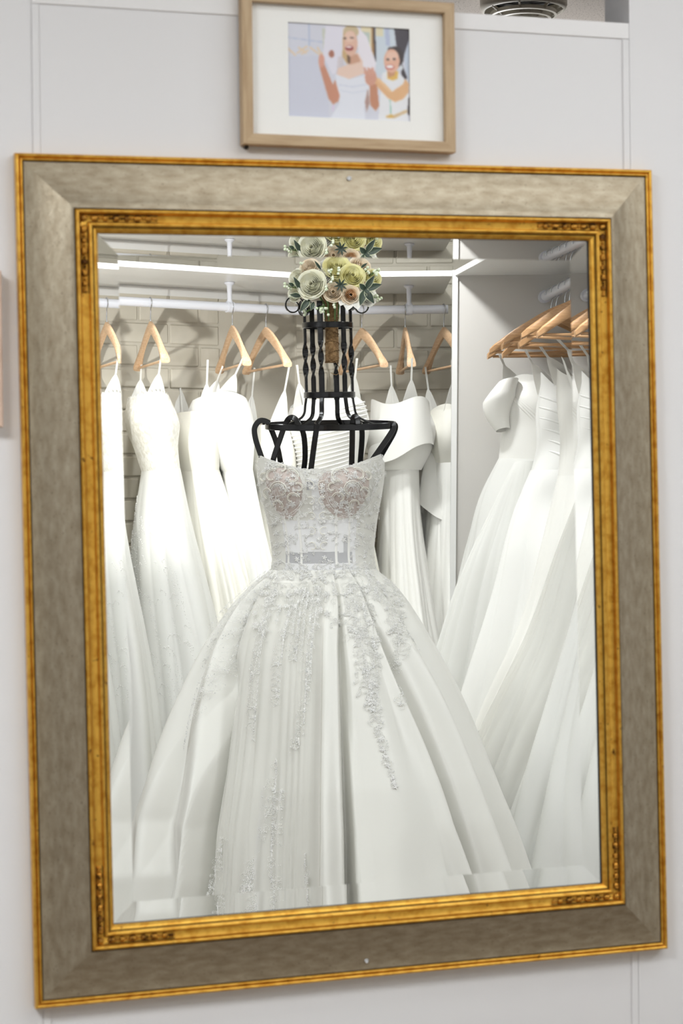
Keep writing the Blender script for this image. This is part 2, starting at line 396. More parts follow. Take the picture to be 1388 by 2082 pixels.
for side in range(4):
    frame_side('outer_gilt_edge', M_GOLD, P_OUT, side, mirror)
    frame_side('dark_groove', M_GOLDDARK, P_LINE1, side, mirror)
    frame_side('silver_moulding', M_SILVER, P_SIL, side, mirror)
    frame_side('dark_groove', M_GOLDDARK, P_LINE2, side, mirror)
    frame_side('inner_gilt_edge', M_GOLD, P_IN, side, mirror)
    frame_side('gilt_channel', M_GOLD, P_CH, side, mirror)
    frame_side('inner_gilt_edge', M_GOLD, P_IN2, side, mirror)
    frame_side('dark_groove', M_GOLDDARK, P_LINE3, side, mirror)
    frame_side('sight_edge', M_GOLD, P_SIGHT, side, mirror)
    frame_side('rabbet', M_BLACK, P_RAB, side, mirror)
MB().box(-MW / 2 + .012, MW / 2 - .012, -.006, -.0006, -MH / 2 + .012, MH / 2 - .012).build('backing_board', M_BLACK, mirror)
# bead-and-reel ornaments lying in the channel at the corners
CX, CZ = MW / 2 - .0795, MH / 2 - .0795
def ornament(cx, cz, dx, dz):
    b = MB(); d = Vector((dx, 0, dz)); s = 0.008
    for k in range(6):
        L_ = .0052 if k % 2 == 0 else .0040
        c = Vector((cx, -.0278, cz)) + d * (s + L_); b.ball(c, (.0036 if k % 2 == 0 else .0032, L_), 10, 8, d)
        for q in (-1, 1): b.tube([c + d * (q * L_ * .35 - .0006), c + d * (q * L_ * .35 + .0006)], .0037 if k % 2 == 0 else .0033, 10)
        s += 2 * L_ + .0008
        b.ball(Vector((cx, -.0275, cz)) + d * (s + .0012), .0019, 8, 6); s += .0032
    b.ball(Vector((cx, -.0275, cz)) + d * (s + .0012), .0024, 8, 6)
    b.build('bead_ornament', M_ORN, mirror, smooth=True)
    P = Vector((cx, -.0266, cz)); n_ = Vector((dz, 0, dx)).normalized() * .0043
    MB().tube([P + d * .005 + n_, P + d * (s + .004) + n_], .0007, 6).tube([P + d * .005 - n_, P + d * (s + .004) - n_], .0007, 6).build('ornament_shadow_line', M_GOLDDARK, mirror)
for sx_ in (-1, 1):
    for sz_ in (-1, 1):
        ornament(sx_ * CX, sz_ * CZ, -sx_, 0); ornament(sx_ * CX, sz_ * CZ, 0, -sz_)
        MB().ball((sx_ * CX, -.0285, sz_ * CZ), .0040, 12, 8).build('corner_pearl', M_ORN, mirror, smooth=True)
# glass: flat pane with a ground bevel all round
m_glass = bpy.data.materials.new('mirror_silvering'); N, L = nodes_of(m_glass)
g_ = N.new('ShaderNodeBsdfGlossy'); g_.inputs['Color'].default_value = (.93, .94, .935, 1); g_.inputs['Roughness'].default_value = 0.0
L.new(g_.outputs[0], N['Material Output'].inputs['Surface'])
GX, GZ = MW / 2 - .0955, MH / 2 - .0955
BV, BT = .0265, .0177
ix, iz = GX - BV, GZ - BV; ey = GLASS + BV * BT
mesh_obj('mirror_pane', [(-ix, -GLASS, -iz), (ix, -GLASS, -iz), (ix, -GLASS, iz), (-ix, -GLASS, iz)], [(0, 1, 2, 3)], m_glass, mirror)
co = [(-1, -1), (1, -1), (1, 1), (-1, 1)]
for k in range(4):
    (a, b), (c, d) = co[k], co[(k + 1) % 4]
    mesh_obj('mirror_bevel', [(a * ix, -GLASS, b * iz), (a * GX, -ey, b * GZ), (c * GX, -ey, d * GZ), (c * ix, -GLASS, d * iz)], [(0, 1, 2, 3)], m_glass, mirror)
def screw(x, z, h):
    b = MB(); G = [[(x + r * math.cos(k * math.pi / 7), -h - dh, z + r * math.sin(k * math.pi / 7)) for k in range(14)] for r, dh in ((.0030, -.001), (.0030, .0006), (.0024, .0011), (.0012, .0011), (.0010, .0004), (.0001, .0004))]
    b.grid(G, closev=True); b.build('screw_head', M_STEEL, mirror, smooth=True)
screw(0.0, MH / 2 - .0215, .0150); screw(0.0, -MH / 2 + .0215, .0150)
# hairline crack in the silver on the left side
ck = [(-.374, .262, .0186), (-.3715, .245, .0193), (-.3702, .205, .0195), (-.3685, .182, .0199), (-.3690, .150, .0198), (-.3672, .120, .0202), (-.3655, .092, .0206)]
MB().tube([(x, -h, z) for x, z, h in ck], [.0006, .0007, .0005, .0008, .0007, .0006, .0003], 6).build('crack', M_GOLDDARK, mirror)

# ------------------------------------------------------------------ framed photograph
PX0, PX1, PZ0, PZ1 = -.1440, .1370, MZ + .5345, MZ + .7265
pw_, ph_, pcx, pcz = PX1 - PX0, PZ1 - PZ0, (PX0 + PX1) / 2, (PZ0 + PZ1) / 2
pic = thing('framed_photo', 'framed photo of a laughing bride and a dressmaker, pale oak frame', 'picture', (pcx, 0, pcz))
prof = [(0, .001), (0, .0172), (.0006, .018), (.0130, .018), (.0136, .0172), (.0136, .0085)]
for side in range(4):
    frame_side('frame_side', M_OAK if side % 2 == 0 else mat('pale_oak_upright', srgb(192, 166, 132), 0.5, var=(1.0, srgb(172, 144, 110), .35, .7, 6), stretch=(200, 200, 20), bump=(3, .1, .001)), prof, side, pic, pw_, ph_, smooth=False, along=2)
AX0, AX1, AZ0, AZ1 = -.0818 - pcx, .0790 - pcx, MZ + .5738 - pcz, MZ + .6920 - pcz
b = MB(); ox, oz = pw_ / 2 - .012, ph_ / 2 - .012
for (x0, x1, z0, z1) in ((-ox, ox, AZ1, oz), (-ox, ox, -oz, AZ0), (-ox, AX0, AZ0, AZ1), (AX1, ox, AZ0, AZ1)): b.box(x0, x1, -.0078, -.0060, z0, z1)
b.build('mount_board', M_MAT, pic)
MB().box(-ox, ox, -.0050, -.0005, -oz, oz).build('backing', M_BLACK, pic)
MB().box(-.1395 - pcx, -.1345 - pcx, -.009, -.002, -ph_ / 2 - .0045, -ph_ / 2 - .0002, c=.001).build('bumper', M_BLACK, pic)
# the print itself: flat colours on a fine flat grid
NX, NY = 200, 148
img = np.zeros((NY, NX, 3)); img[:] = (214, 215, 227)
uu = (np.arange(NX) + .5) / NX * 1145 + 120; vv = (np.arange(NY) + .5) / NY * 872
UX, VY = np.meshgrid(uu, vv); VY = VY + 108 + (UX - 120) * .06
def poly(pts, c, al=1.0):
    ins = np.zeros(UX.shape, bool); n = len(pts)
    for i in range(n):
        (x1, y1), (x2, y2) = pts[i], pts[(i + 1) % n]
        if y1 == y2: continue
        cond = ((y1 > VY) != (y2 > VY)) & (UX < (x2 - x1) * (VY - y1) / (y2 - y1) + x1); ins ^= cond
    img[ins] = img[ins] * (1 - al) + np.array(c) * al
def ell(cx, cz, rx, rz, c, al=1.0):
    ins = ((UX - cx) / rx) ** 2 + ((VY - cz) / rz) ** 2 < 1; img[ins] = img[ins] * (1 - al) + np.array(c) * al
def line(pts, w, c):
    for (x1, y1), (x2, y2) in zip(pts[:-1], pts[1:]):
        d = math.hypot(x2 - x1, y2 - y1); nx, ny = -(y2 - y1) / d * w / 2, (x2 - x1) / d * w / 2
        poly([(x1 + nx, y1 + ny), (x2 + nx, y2 + ny), (x2 - nx, y2 - ny), (x1 - nx, y1 - ny)], c)
SK = (226, 184, 164)
poly([(120, 425), (490, 425), (500, 1010), (120, 995)], (209, 211, 226)); line([(325, 110), (325, 330)], 10, (178, 190, 216)); line([(120, 255), (460, 302)], 9, (184, 194, 218))
poly([(445, 175), (485, 175), (455, 360)], (204, 207, 196))
for q in ([(120, 345), (200, 420)], [(210, 402), (310, 335)], [(225, 345), (300, 400)], [(250, 410), (320, 370)], [(330, 345), (430, 420)], [(400, 345), (430, 400), (500, 415)]): line(q, 16, (228, 205, 178))
poly([(800, 150), (905, 160), (905, 400), (840, 330)], (232, 220, 186)); poly([(815, 205), (890, 212), (885, 340), (850, 300)], (192, 203, 196))
poly([(903, 160), (920, 160), (930, 440), (905, 390)], (168, 126, 78)); poly([(920, 160), (940, 160), (944, 490), (928, 440)], (62, 58, 64))
poly([(942, 160), (1120, 170), (1140, 380), (1010, 600), (942, 600)], (208, 218, 228)); poly([(945, 160), (1015, 165), (1015, 250), (945, 245)], (228, 219, 188)); poly([(1030, 165), (1072, 170), (1075, 340), (1035, 330)], (184, 193, 218))
poly([(1115, 165), (1270, 175), (1268, 240), (1200, 450), (1140, 360)], (68, 62, 72)); poly([(1268, 235), (1208, 440), (1225, 620), (1268, 700)], (196, 206, 222)); poly([(1185, 500), (1235, 630), (1215, 650), (1180, 600)], (66, 58, 64)); poly([(1228, 850), (1268, 790), (1268, 990), (1235, 965)], (72, 62, 68))
poly([(480, 150), (660, 140), (640, 320), (600, 560), (540, 600), (450, 420)], (228, 225, 237)); ell(530, 408, 26, 34, (170, 110, 90))
poly([(590, 440), (640, 420), (640, 520), (570, 600)], (205, 190, 190), .5)
poly([(765, 150), (860, 250), (945, 490), (925, 590), (830, 540), (780, 420)], (237, 231, 239))
ell(712, 205, 72, 60, (206, 186, 150)); poly([(640, 220), (665, 210), (660, 380), (700, 490), (670, 500), (630, 430)], (206, 172, 124))
poly([(690, 420), (775, 400), (815, 470), (830, 590), (690, 640), (575, 600), (590, 540), (680, 505)], (234, 205, 190)); poly([(690, 420), (770, 410), (800, 480), (690, 510)], (206, 158, 132)); poly([(672, 400), (700, 420), (705, 490), (680, 500)], (112, 84, 66))
ell(708, 312, 64, 118, SK); ell(700, 250, 50, 50, (236, 204, 188), .7); ell(655, 266, 16, 8, (96, 66, 60)); ell(722, 262, 18, 8, (96, 66, 60)); ell(697, 356, 38, 24, (150, 62, 64)); ell(694, 346, 30, 8, (245, 235, 235))
poly([(565, 590), (690, 640), (840, 605), (885, 740), (830, 900), (840, 1060), (490, 1030), (600, 860)], (229, 231, 241)); line([(600, 690), (720, 710), (850, 690)], 7, (205, 210, 228)); line([(605, 740), (720, 765), (860, 745)], 6, (208, 213, 230))
poly([(415, 515), (465, 505), (540, 690), (560, 640), (602, 790), (590, 842), (540, 868), (498, 815)], (203, 142, 116)); ell(437, 470, 28, 62, (220, 160, 140)); line([(545, 870), (535, 930)], 12, (225, 200, 232))
poly([(1000, 590), (1050, 565), (1160, 590), (1255, 690), (1235, 940), (1245, 1070), (955, 1055), (975, 850)], (234, 234, 238))
ell(1125, 440, 80, 98, (58, 48, 50)); ell(1080, 370, 26, 20, (64, 54, 54)); ell(1180, 540, 14, 24, (220, 226, 230))
poly([(1050, 560), (1150, 570), (1145, 640), (1100, 655), (1045, 640)], (228, 186, 96)); poly([(1045, 560), (1130, 560), (1115, 610), (1060, 630)], (206, 150, 116))
ell(1092, 474, 74, 110, (230, 180, 156)); ell(1095, 430, 54, 42, (240, 205, 188), .7); ell(1055, 462, 15, 8, (70, 48, 46)); ell(1115, 458, 15, 8, (70, 48, 46)); ell(1072, 532, 42, 24, (196, 96, 92)); ell(1072, 528, 34, 15, (250, 246, 244))
poly([(930, 590), (975, 665), (1090, 760), (1195, 690), (1215, 640), (1252, 690), (1245, 770), (1190, 830), (1120, 855), (1050, 815), (935, 690)], (228, 180, 134)); line([(960, 640), (1080, 760)], 26, (236, 196, 152))
poly([(880, 680), (950, 690), (968, 890), (935, 935), (885, 880)], (198, 138, 108)); ell(892, 625, 54, 78, (212, 156, 136))
for x_ in (845, 880, 915): line([(x_, 600), (x_ - 8, 535)], 22, (218, 164, 146))
poly([(865, 720), (880, 860), (850, 940), (835, 850)], (170, 130, 118), .8)
line([(1072, 830), (1076, 960)], 10, (150, 200, 182)); poly([(1030, 975), (1110, 972), (1232, 922), (1234, 950), (1115, 1002), (1030, 1002)], (216, 188, 146)); ell(1075, 985, 32, 17, (222, 184, 110))
for _ in range(2):
    p_ = np.pad(img, ((1, 1), (1, 1), (0, 0)), mode='edge'); img = (p_[:-2, 1:-1] + p_[2:, 1:-1] + p_[1:-1, :-2] + p_[1:-1, 2:] + 2 * p_[1:-1, 1:-1]) / 6
xs = np.linspace(AX0 - .001, AX1 + .001, NX); zs = np.linspace(AZ1 + .001, AZ0 - .001, NY)
GXX, GZZ = np.meshgrid(xs, zs); pr = MB().grid(np.stack([GXX, np.full_like(GXX, -.0054), GZZ], -1))
m_print = bpy.data.materials.new('colour_print'); N, L = nodes_of(m_print); at = N.new('ShaderNodeAttribute'); at.attribute_name = 'print'
L.new(at.outputs['Color'], N['Principled BSDF'].inputs['Base Color']); N['Principled BSDF'].inputs['Roughness'].default_value = .35
pro = pr.build('photo_print', m_print, pic)
lin = np.where(img / 255 <= .04045, img / 255 / 12.92, ((img / 255 + .055) / 1.055) ** 2.4)
ca = pro.data.color_attributes.new('print', 'FLOAT_COLOR', 'POINT')
ca.data.foreach_set('color', np.concatenate([lin.reshape(-1, 3), np.ones((NX * NY, 1))], 1).astype(np.float32).ravel())
m_pane = bpy.data.materials.new('picture_glass'); N, L = nodes_of(m_pane)
tr = N.new('ShaderNodeBsdfTransparent'); gl = N.new('ShaderNodeBsdfGlossy'); gl.inputs['Roughness'].default_value = .02
ms = N.new('ShaderNodeMixShader'); ms.inputs[0].default_value = .035
L.new(tr.outputs[0], ms.inputs[1]); L.new(gl.outputs[0], ms.inputs[2]); L.new(ms.outputs[0], N['Material Output'].inputs['Surface'])
MB().add([(-ox, -.0095, -oz), (ox, -.0095, -oz), (ox, -.0095, oz), (-ox, -.0095, oz)], [(0, 1, 2, 3)]).build('glass_pane', m_pane, pic)
# second framed picture, only its right edge stands in view
p2 = thing('framed_picture', 'pinkish wooden picture frame at the left edge beside the mirror', 'picture', (-.5845, 0, MZ + .276))
for side in range(4): frame_side('frame_side', M_PINKOAK, [(0, .001), (0, .0182), (.001, .0195), (.014, .0195), (.015, .018), (.015, .008)], side, p2, .28, .188, smooth=False, along=2)
MB().box(-.127, .127, -.0078, -.001, -.081, .081).build('mount_board', M_MAT, p2)
MB().add([(-.126, -.0095, -.08), (.126, -.0095, -.08), (.126, -.0095, .08), (-.126, -.0095, .08)], [(0, 1, 2, 3)]).build('glass_pane', m_pane, p2)

# ------------------------------------------------------------------ ceiling vent beyond the partition
vent = thing('ceiling_vent', 'round white ceiling vent with curved slots above the partition', 'vent', (.894, 1.63, CEIL))
MB().lathe([(.082, -.0005), (.093, -.0005), (.0955, -.010), (.0955, -.026), (.092, -.034), (.086, -.036), (.083, -.032), (.083, -.006)], 48).build('rim', M_VENT, vent, smooth=True, sharp=.9)
for r_, h_ in ((.0705, -.040), (.0575, -.047), (.0445, -.053)): MB().lathe([(r_ - .0026, h_), (r_ - .0026, h_ - .008), (r_ + .0026, h_ - .007), (r_ + .0026, h_ + .001), (r_ - .0026, h_)], 48).build('ring', M_VENT, vent)
MB().lathe([(.0001, -.066), (.022, -.065), (.031, -.061), (.033, -.05)], 32).build('hub', M_VENT, vent, smooth=True)
for k in range(8):
    q = k * math.pi / 4 + .30; c_, s_ = math.cos(q), math.sin(q)
    MB().strip([(c_ * .028, s_ * .028, -.058), (c_ * .058, s_ * .058, -.049), (c_ * .085, s_ * .085, -.034)], [(0, 0, 1)] * 3, .0045, .007).build('spoke', M_VENT, vent)
MB().lathe([(.0001, -.012), (.081, -.012), (.081, -.008)], 32).build('dark_inside', M_VENTDARK, vent)


# ------------------------------------------------------------------ the dress bays
SZ0, SZ1 = 2.073, 2.091           # shelf underside and top
dL = np.array([.817, .577]); nL = np.array([-.577, .817])
cF = np.array([-.157, 6.45]); cB = np.array([-.160, 7.00])     # where the two runs meet: front and back
def lpt(s, off): return cF + dL * s + nL * off                 # s < 0 runs left from the corner
def prism(pts, z0, z1):
    n = len(pts); b = MB(); v = [(p[0], p[1], z) for z in (z0, z1) for p in pts]
    return b.add(v, [tuple(range(n))[::-1], tuple(range(n, 2 * n))] + [(i, (i + 1) % n, n + (i + 1) % n, n + i) for i in range(n)])
LEN = 1.75
wl = rstruct('wall_bay_left', prism([lpt(-LEN, .452), cB + (0, .002), cB + (0, .12), lpt(-LEN, .57)], 0, CEIL), M_MORTAR)
wr = rstruct('wall_bay_rear', prism([cB + (0, .002), (1.4, 7.002), (1.4, 7.12), cB + (.0, .12)], 0, CEIL), M_MORTAR)
# painted brickwork, brick by brick where it shows between the shelf and the dresses
brick_mesh = None
def brickwork(parent, p0, d, nrm, length, z0, z1):
    global brick_mesh
    bl, bh, jo = .230, .066, .009
    if brick_mesh is None:
        o = MB().box(0, bl, -.005, .004, 0, bh, c=.0035).build('brick', M_BRICK, None, True); brick_mesh = o.data; bpy.data.objects.remove(o)
    ang = math.atan2(d[1], d[0]); r = 0; z = z0
    while z < z1:
        s = -(.12 if r % 2 else 0.0)
        while s < length:
            o = bpy.data.objects.new('brick', brick_mesh); COL.objects.link(o); o.parent = parent
            q0 = max(s, 0.0); wd = min(s + bl, length) - q0
            if wd > .03:
                q = p0 + d * q0 + nrm * (.0015 * math.sin(17.0 * q0 + 5 * r))
                o.location = (q[0], -q[1], z); o.rotation_euler = (0, 0, -ang); o.scale = (wd / bl, 1, 1)
            else: bpy.data.objects.remove(o)
            s += bl + jo
        z += bh + jo; r += 1
brickwork(wl, lpt(-LEN, .450), dL, nL, LEN - .005, .006, CEIL - .07)
brickwork(wr, cB + (.005, 0), np.array([1.0, 0]), np.array([0, 1.0]), .56, .006, CEIL - .07)
def rpart(name, mb, m, parent, smooth=False, sharp=None): return mb.build(name, m, parent, True, smooth, sharp)
def at0(name, label, cat, group=None):
    """A built-in thing whose parts are laid out in room coordinates."""
    return rthing(name, label, cat, 0, 0, 0, 0, group)
sh = at0('closet_shelf', 'long white shelf above the left row of hanging gowns', 'shelf')
rpart('board', prism([lpt(-LEN, 0), cF, cB, lpt(-LEN, .450)], SZ0, SZ1), M_SHELF, sh)
rpart('ledger', prism([lpt(-LEN, .430), cB + (-.03, -.03), cB + (-.01, -.002), lpt(-LEN, .4495)], SZ0 - .03, SZ0 - .0005), M_SHELF, sh)
sh = at0('closet_shelf', 'short white shelf behind the bouquet, beside the white divider', 'shelf')
rpart('board', prism([cF + (.001, 0), (.371, 6.45), (.371, 6.998), cB + (.001, -.002)], SZ0, SZ1), M_SHELF, sh)
def rail(label, p, q, z, brackets, r=.0150):
    t = at0('hanging_rail', label, 'rail', 'white hanging rails')
    rpart('rod', MB().tube([(p[0], p[1], z), (q[0], q[1], z)], r, 20), M_RAIL, t, True, 1.0)
    for s in brackets:
        x, y = p[0] + (q[0] - p[0]) * s, p[1] + (q[1] - p[1]) * s
        b = MB().lathe([(.0001, SZ0 - .001), (.017, SZ0 - .001), (.017, SZ0 - .006), (.009, SZ0 - .012), (.0075, z + .025), (.012, z + .014), (.0001, z + .012)], 20, (x, y, 0))
        dx, dy = (q[0] - p[0]), (q[1] - p[1]); l = math.hypot(dx, dy); dx, dy = dx / l * .012, dy / l * .012
        b.tube([(x - dx, y - dy, z), (x + dx, y + dy, z)], r + .0035, 20)
        rpart('bracket', b, M_RAIL, t, True, .9)
    return t
rl0, rl1 = lpt(-1.7, .205), np.array([-.150, 6.712])
RZ = 1.990
def at_rail(a):
    """D of the left rail at a."""
    k = (a - rl0[0]) / (rl1[0] - rl0[0]); return rl0[1] + (rl1[1] - rl0[1]) * k
rail('white rail under the long shelf carrying the left row of gowns', rl0, rl1, RZ, [(-.365 - rl0[0]) / (rl1[0] - rl0[0]), .25])
rail('short white rail behind the black dress form', (-.150, 6.712), (.371, 6.72), RZ, [.745])
ep = at0('gown_closet', 'tall white open closet unit holding the right hand gowns', 'closet')
u3 = np.array([.157, -1.0])
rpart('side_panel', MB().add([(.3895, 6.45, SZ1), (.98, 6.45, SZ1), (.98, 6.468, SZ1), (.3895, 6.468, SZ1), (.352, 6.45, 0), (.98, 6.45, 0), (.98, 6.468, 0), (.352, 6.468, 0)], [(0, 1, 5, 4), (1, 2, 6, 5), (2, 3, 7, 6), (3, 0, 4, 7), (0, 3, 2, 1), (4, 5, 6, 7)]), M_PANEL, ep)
rpart('front_edge', MB().add([(.372, 6.440, SZ1), (.3895, 6.440, SZ1), (.3895, 6.470, SZ1), (.372, 6.470, SZ1), (.334, 6.440, 0), (.352, 6.440, 0), (.352, 6.470, 0), (.334, 6.470, 0)], [(0, 1, 5, 4), (1, 2, 6, 5), (2, 3, 7, 6), (3, 0, 4, 7), (0, 3, 2, 1), (4, 5, 6, 7)]), M_SHELF, ep)
q0 = np.array([.380, 6.4395])
rpart('top_board', prism([q0, q0 + u3 * 1.6, q0 + u3 * 1.6 + (.85, .0), q0 + (.85, 0)], SZ0, SZ1), M_SHELF, ep)
rpart('back_board', prism([(1.24, 6.449), (1.258, 6.449), (1.50, 4.90), (1.482, 4.90)], 0, SZ0 - .002), M_SHELF, ep)
R3a, R3b = np.array([.670, 6.449]), np.array([.810, 4.95])
t3 = at0('hanging_rail', 'white rail running towards the mirror in the right hand bay', 'rail', 'white hanging rails')
rpart('rod', MB().tube([(R3a[0], R3a[1], 2.0), (R3b[0], R3b[1], 2.0)], .0150, 20), M_RAIL, t3, True, 1.0)
rpart('socket', MB().tube([(R3a[0], R3a[1], 2.0), (R3a[0] + .0028, R3a[1] - .03, 2.0)], .0205, 20), M_RAIL, t3, True, 1.0)
def at_rail3(D): return R3a[0] + (R3b[0] - R3a[0]) * (R3a[1] - D) / (R3a[1] - R3b[1])

# ------------------------------------------------------------------ hangers
def hanger_parts(kind):
    """Meshes of one hanger; origin at the rail's centre, x along the arms."""
    wood = MB(); drop = .062
    for s in (-1, 1):
        prof = []
        for i in range(15):
            t = i / 14; x = .205 * t
            zc = -drop - .016 - (.122 * (t ** 1.08)) + (.008 * math.sin(math.pi * t))
            hh = .0175 * (1 - t) + .0130 * t + (.003 * math.sin(math.pi * min(1, t * 1.2)))
            th = .0065 + .0085 * max(0, (t - .55) / .45) ** 1.5
            if i == 14: hh *= .7
            sl = .45
            prof.append([(s * (x + yy * 0), y_ * th + (.02 * t * t if kind else 0), zc + yy * hh) for (y_, yy) in ((-1, -.6), (-.6, -1), (.6, -1), (1, -.6), (1, .6), (.6, 1), (-.6, 1), (-1, .6))])
        n = 8; v = [p for r in prof for p in r]; f = [(i * n + k, i * n + (k + 1) % n, (i + 1) * n + (k + 1) % n, (i + 1) * n + k) for i in range(14) for k in range(n)] + [tuple(14 * n + k for k in range(n)), tuple(range(n))[::-1]]
        wood.add(v, f)
    bar = MB().tube([(-.188, .018 if kind else 0, -drop - .138), (.188, .018 if kind else 0, -drop - .138)], .0045, 10)
    hp = [(0, 0, -drop - .004), (0, 0, -drop + .022)]
    for i in range(15):
        q = -1.25 + i * (math.pi + 1.25 + .25) / 14; hp.append((.0185 * math.cos(q), 0, -.0012 + .0185 * math.sin(q)))
    hook = MB().tube(spline(hp, 3), .0019, 8)
    return wood, bar, hook
hmesh = {}
def hanger(label, a, D, z, phi, kind=0, group=None, tilt=0.0):
    t = rthing('wooden_hanger', label, 'hanger', a, D, z, phi, group); t.rotation_euler[1] = tilt
    m = M_HANGER2 if kind else M_HANGER
    if kind not in hmesh:
        w, b, h = hanger_parts(kind); hmesh[kind] = [w.build('arms', m, t, True, True, .8), b.build('trouser_bar', m, t, True, True, 1.0), h.build('hook', M_STEEL, t, True, True, 1.0)]
    else:
        for o in hmesh[kind]:
            c = o.copy(); COL.objects.link(c); c.parent = t
    return t
r_ = math.radians
LH = [(-.805, -72, 'leftmost wooden hanger, cut by the mirror edge'), (-.612, -72, 'wooden hanger above the sparkling strapless gown'), (-.357, -74, 'wooden hanger above the plain satin bodice'), (-.248, -68, 'wooden hanger just left of the black dress form'),
      (.076, -70, 'wooden hanger just right of the black neck cage'), (.224, -86.5, 'wooden hanger seen edge-on beside the rail bracket'), (.356, -75, 'wooden hanger beside the white divider')]
for a, ph, lb in LH: hanger(lb, a, at_rail(a) if a < -.15 else 6.716, RZ, r_(ph), 0, 'hangers on the rear rails')
RH = [(6.33, 3, 0.0, 'farthest wooden hanger against the white divider panel'), (6.24, -4, .05, 'second wooden hanger from the white divider panel'), (6.13, 2, -.06, 'third wooden hanger from the white divider panel'), (6.04, 9, .03, 'fourth wooden hanger from the white divider panel'),
      (5.93, -5, .09, 'fifth wooden hanger from the white divider panel'), (5.82, 5, -.03, 'sixth wooden hanger from the white divider panel'), (5.68, -2, .06, 'seventh wooden hanger from the white divider panel'), (5.5, 4, .0, 'nearest wooden hanger of the right hand bay')]
for D, ph, tl, lb in RH: hanger(lb, at_rail3(D), D, 2.0, r_(ph), 1, 'hangers of the right hand bay', tl)

# ------------------------------------------------------------------ hanging gowns
def fold(u, n, ph, k):
    """Cloth folds round the skirt: rounded crests, tight valleys."""
    w = u * n + ph + .7 * np.sin(2 * u + ph * 1.7) + .45 * np.sin(3 * u - ph)
    return (2 * np.abs(np.sin(w / 2)) ** k - 1)
def gown_shell(levels, phi, n, amp, ph, z0, z1, top=None, NU=220, NZ=90, k=.8, wob=0.0, body=False):
    """levels: (z, half length, half thickness, a offset, D offset), z falling."""
    lv = sorted(levels); zs = [l[0] for l in lv]
    u = np.linspace(0, 2 * np.pi, NU, endpoint=False); t = np.linspace(0, 1, NZ)[:, None]
    zt = np.full(NU, z1) if top is None else z1 + top(u)
    Z = zt[None, :] + (z0 - zt[None, :]) * t
    cols = [cubic_interp(Z, zs, [l[i] for l in lv]) for i in range(1, 5)]
    depth = np.clip((lv[-1][0] - Z) / (lv[-1][0] - lv[0][0]), 0, 1)
    A = amp * depth ** .75 if not body else amp * 2 * depth * (1 - depth)
    F = .8 * fold(u[None, :] + wob * np.sin(5 * Z), n, ph, k) + (0 if body else .3 * fold(u[None, :] + .15 * np.sin(4 * Z + ph), int(n * 2.3), ph * 2, k))
    L_ = cols[0] * (1 + A * F); T_ = cols[1] * (1 + A * F * np.clip(cols[0] / cols[1], 1, 1.6))
    x = L_ * np.cos(u)[None, :]; y = T_ * np.sin(u)[None, :]; c, s = math.cos(phi), math.sin(phi)
    return np.stack([x * c - y * s + cols[2], x * s + y * c + cols[3], Z], -1)
def loops(parent, phi, ztop, half, zh, m=M_RIBBON, lean=(0, 0), w=.006):
    """Two hanger ribbons from the gown's sides up to the hanger's ends."""
    for s in (-1, 1):
        for off in (0, .012):
            hx = s * (.178 - off * .3); c, sn = math.cos(phi), math.sin(phi)
            P = [np.array([hx * c, hx * sn, zh]), np.array([(hx * .55 + s * half * .45) * c + lean[0] * .5, (hx * .55 + s * half * .45) * sn + lean[1] * .5, (zh + ztop) / 2]), np.array([s * (half - off) * c + lean[0], s * (half - off) * sn + lean[1], ztop - .01])]
            pts = spline(P, 5)
            if off == 0:
                pb = [P[2] + (P[1] - P[2]) * q_ for q_ in np.linspace(-.12, 1.05, 8)]; MB().strip(pb, [(-sn * .3, -1, 0)] * 8, [.066 * (1 - i_ / 7) ** .8 + .006 for i_ in range(8)], .0012).build('strap', M_RIBBON, parent, True)
            MB().strip(pts, [(-sn * .3, -1, 0)] * len(pts), w, .0009).build('hanger_ribbon', m, parent, True)
def gown(label, a, D, phi, body, skirt, mb, ms, n=9, amp=.14, ph=0.0, top=None, ribbons=True, zr=None, group=None, k=.8, extra=None):
    t = rthing('wedding_gown', label, 'gown', a, D, 0, 0, group)
    zw = skirt[0][0]
    G = gown_shell(body, phi, 5, .05, ph, zw - .01, body[0][0], top, NZ=50, body=True); MB().grid(G, closev=True).build('bodice', mb, t, True, True)
    G = gown_shell(skirt, phi, n, amp, ph, .02, zw, None, NU=300, k=k); MB().grid(G, closev=True).build('skirt', ms, t, True, True)
    if ribbons: loops(t, phi, body[0][0], body[0][1] * .85, (RZ if zr is None else zr) - .186, lean=(body[0][3], body[0][4]))
    return t
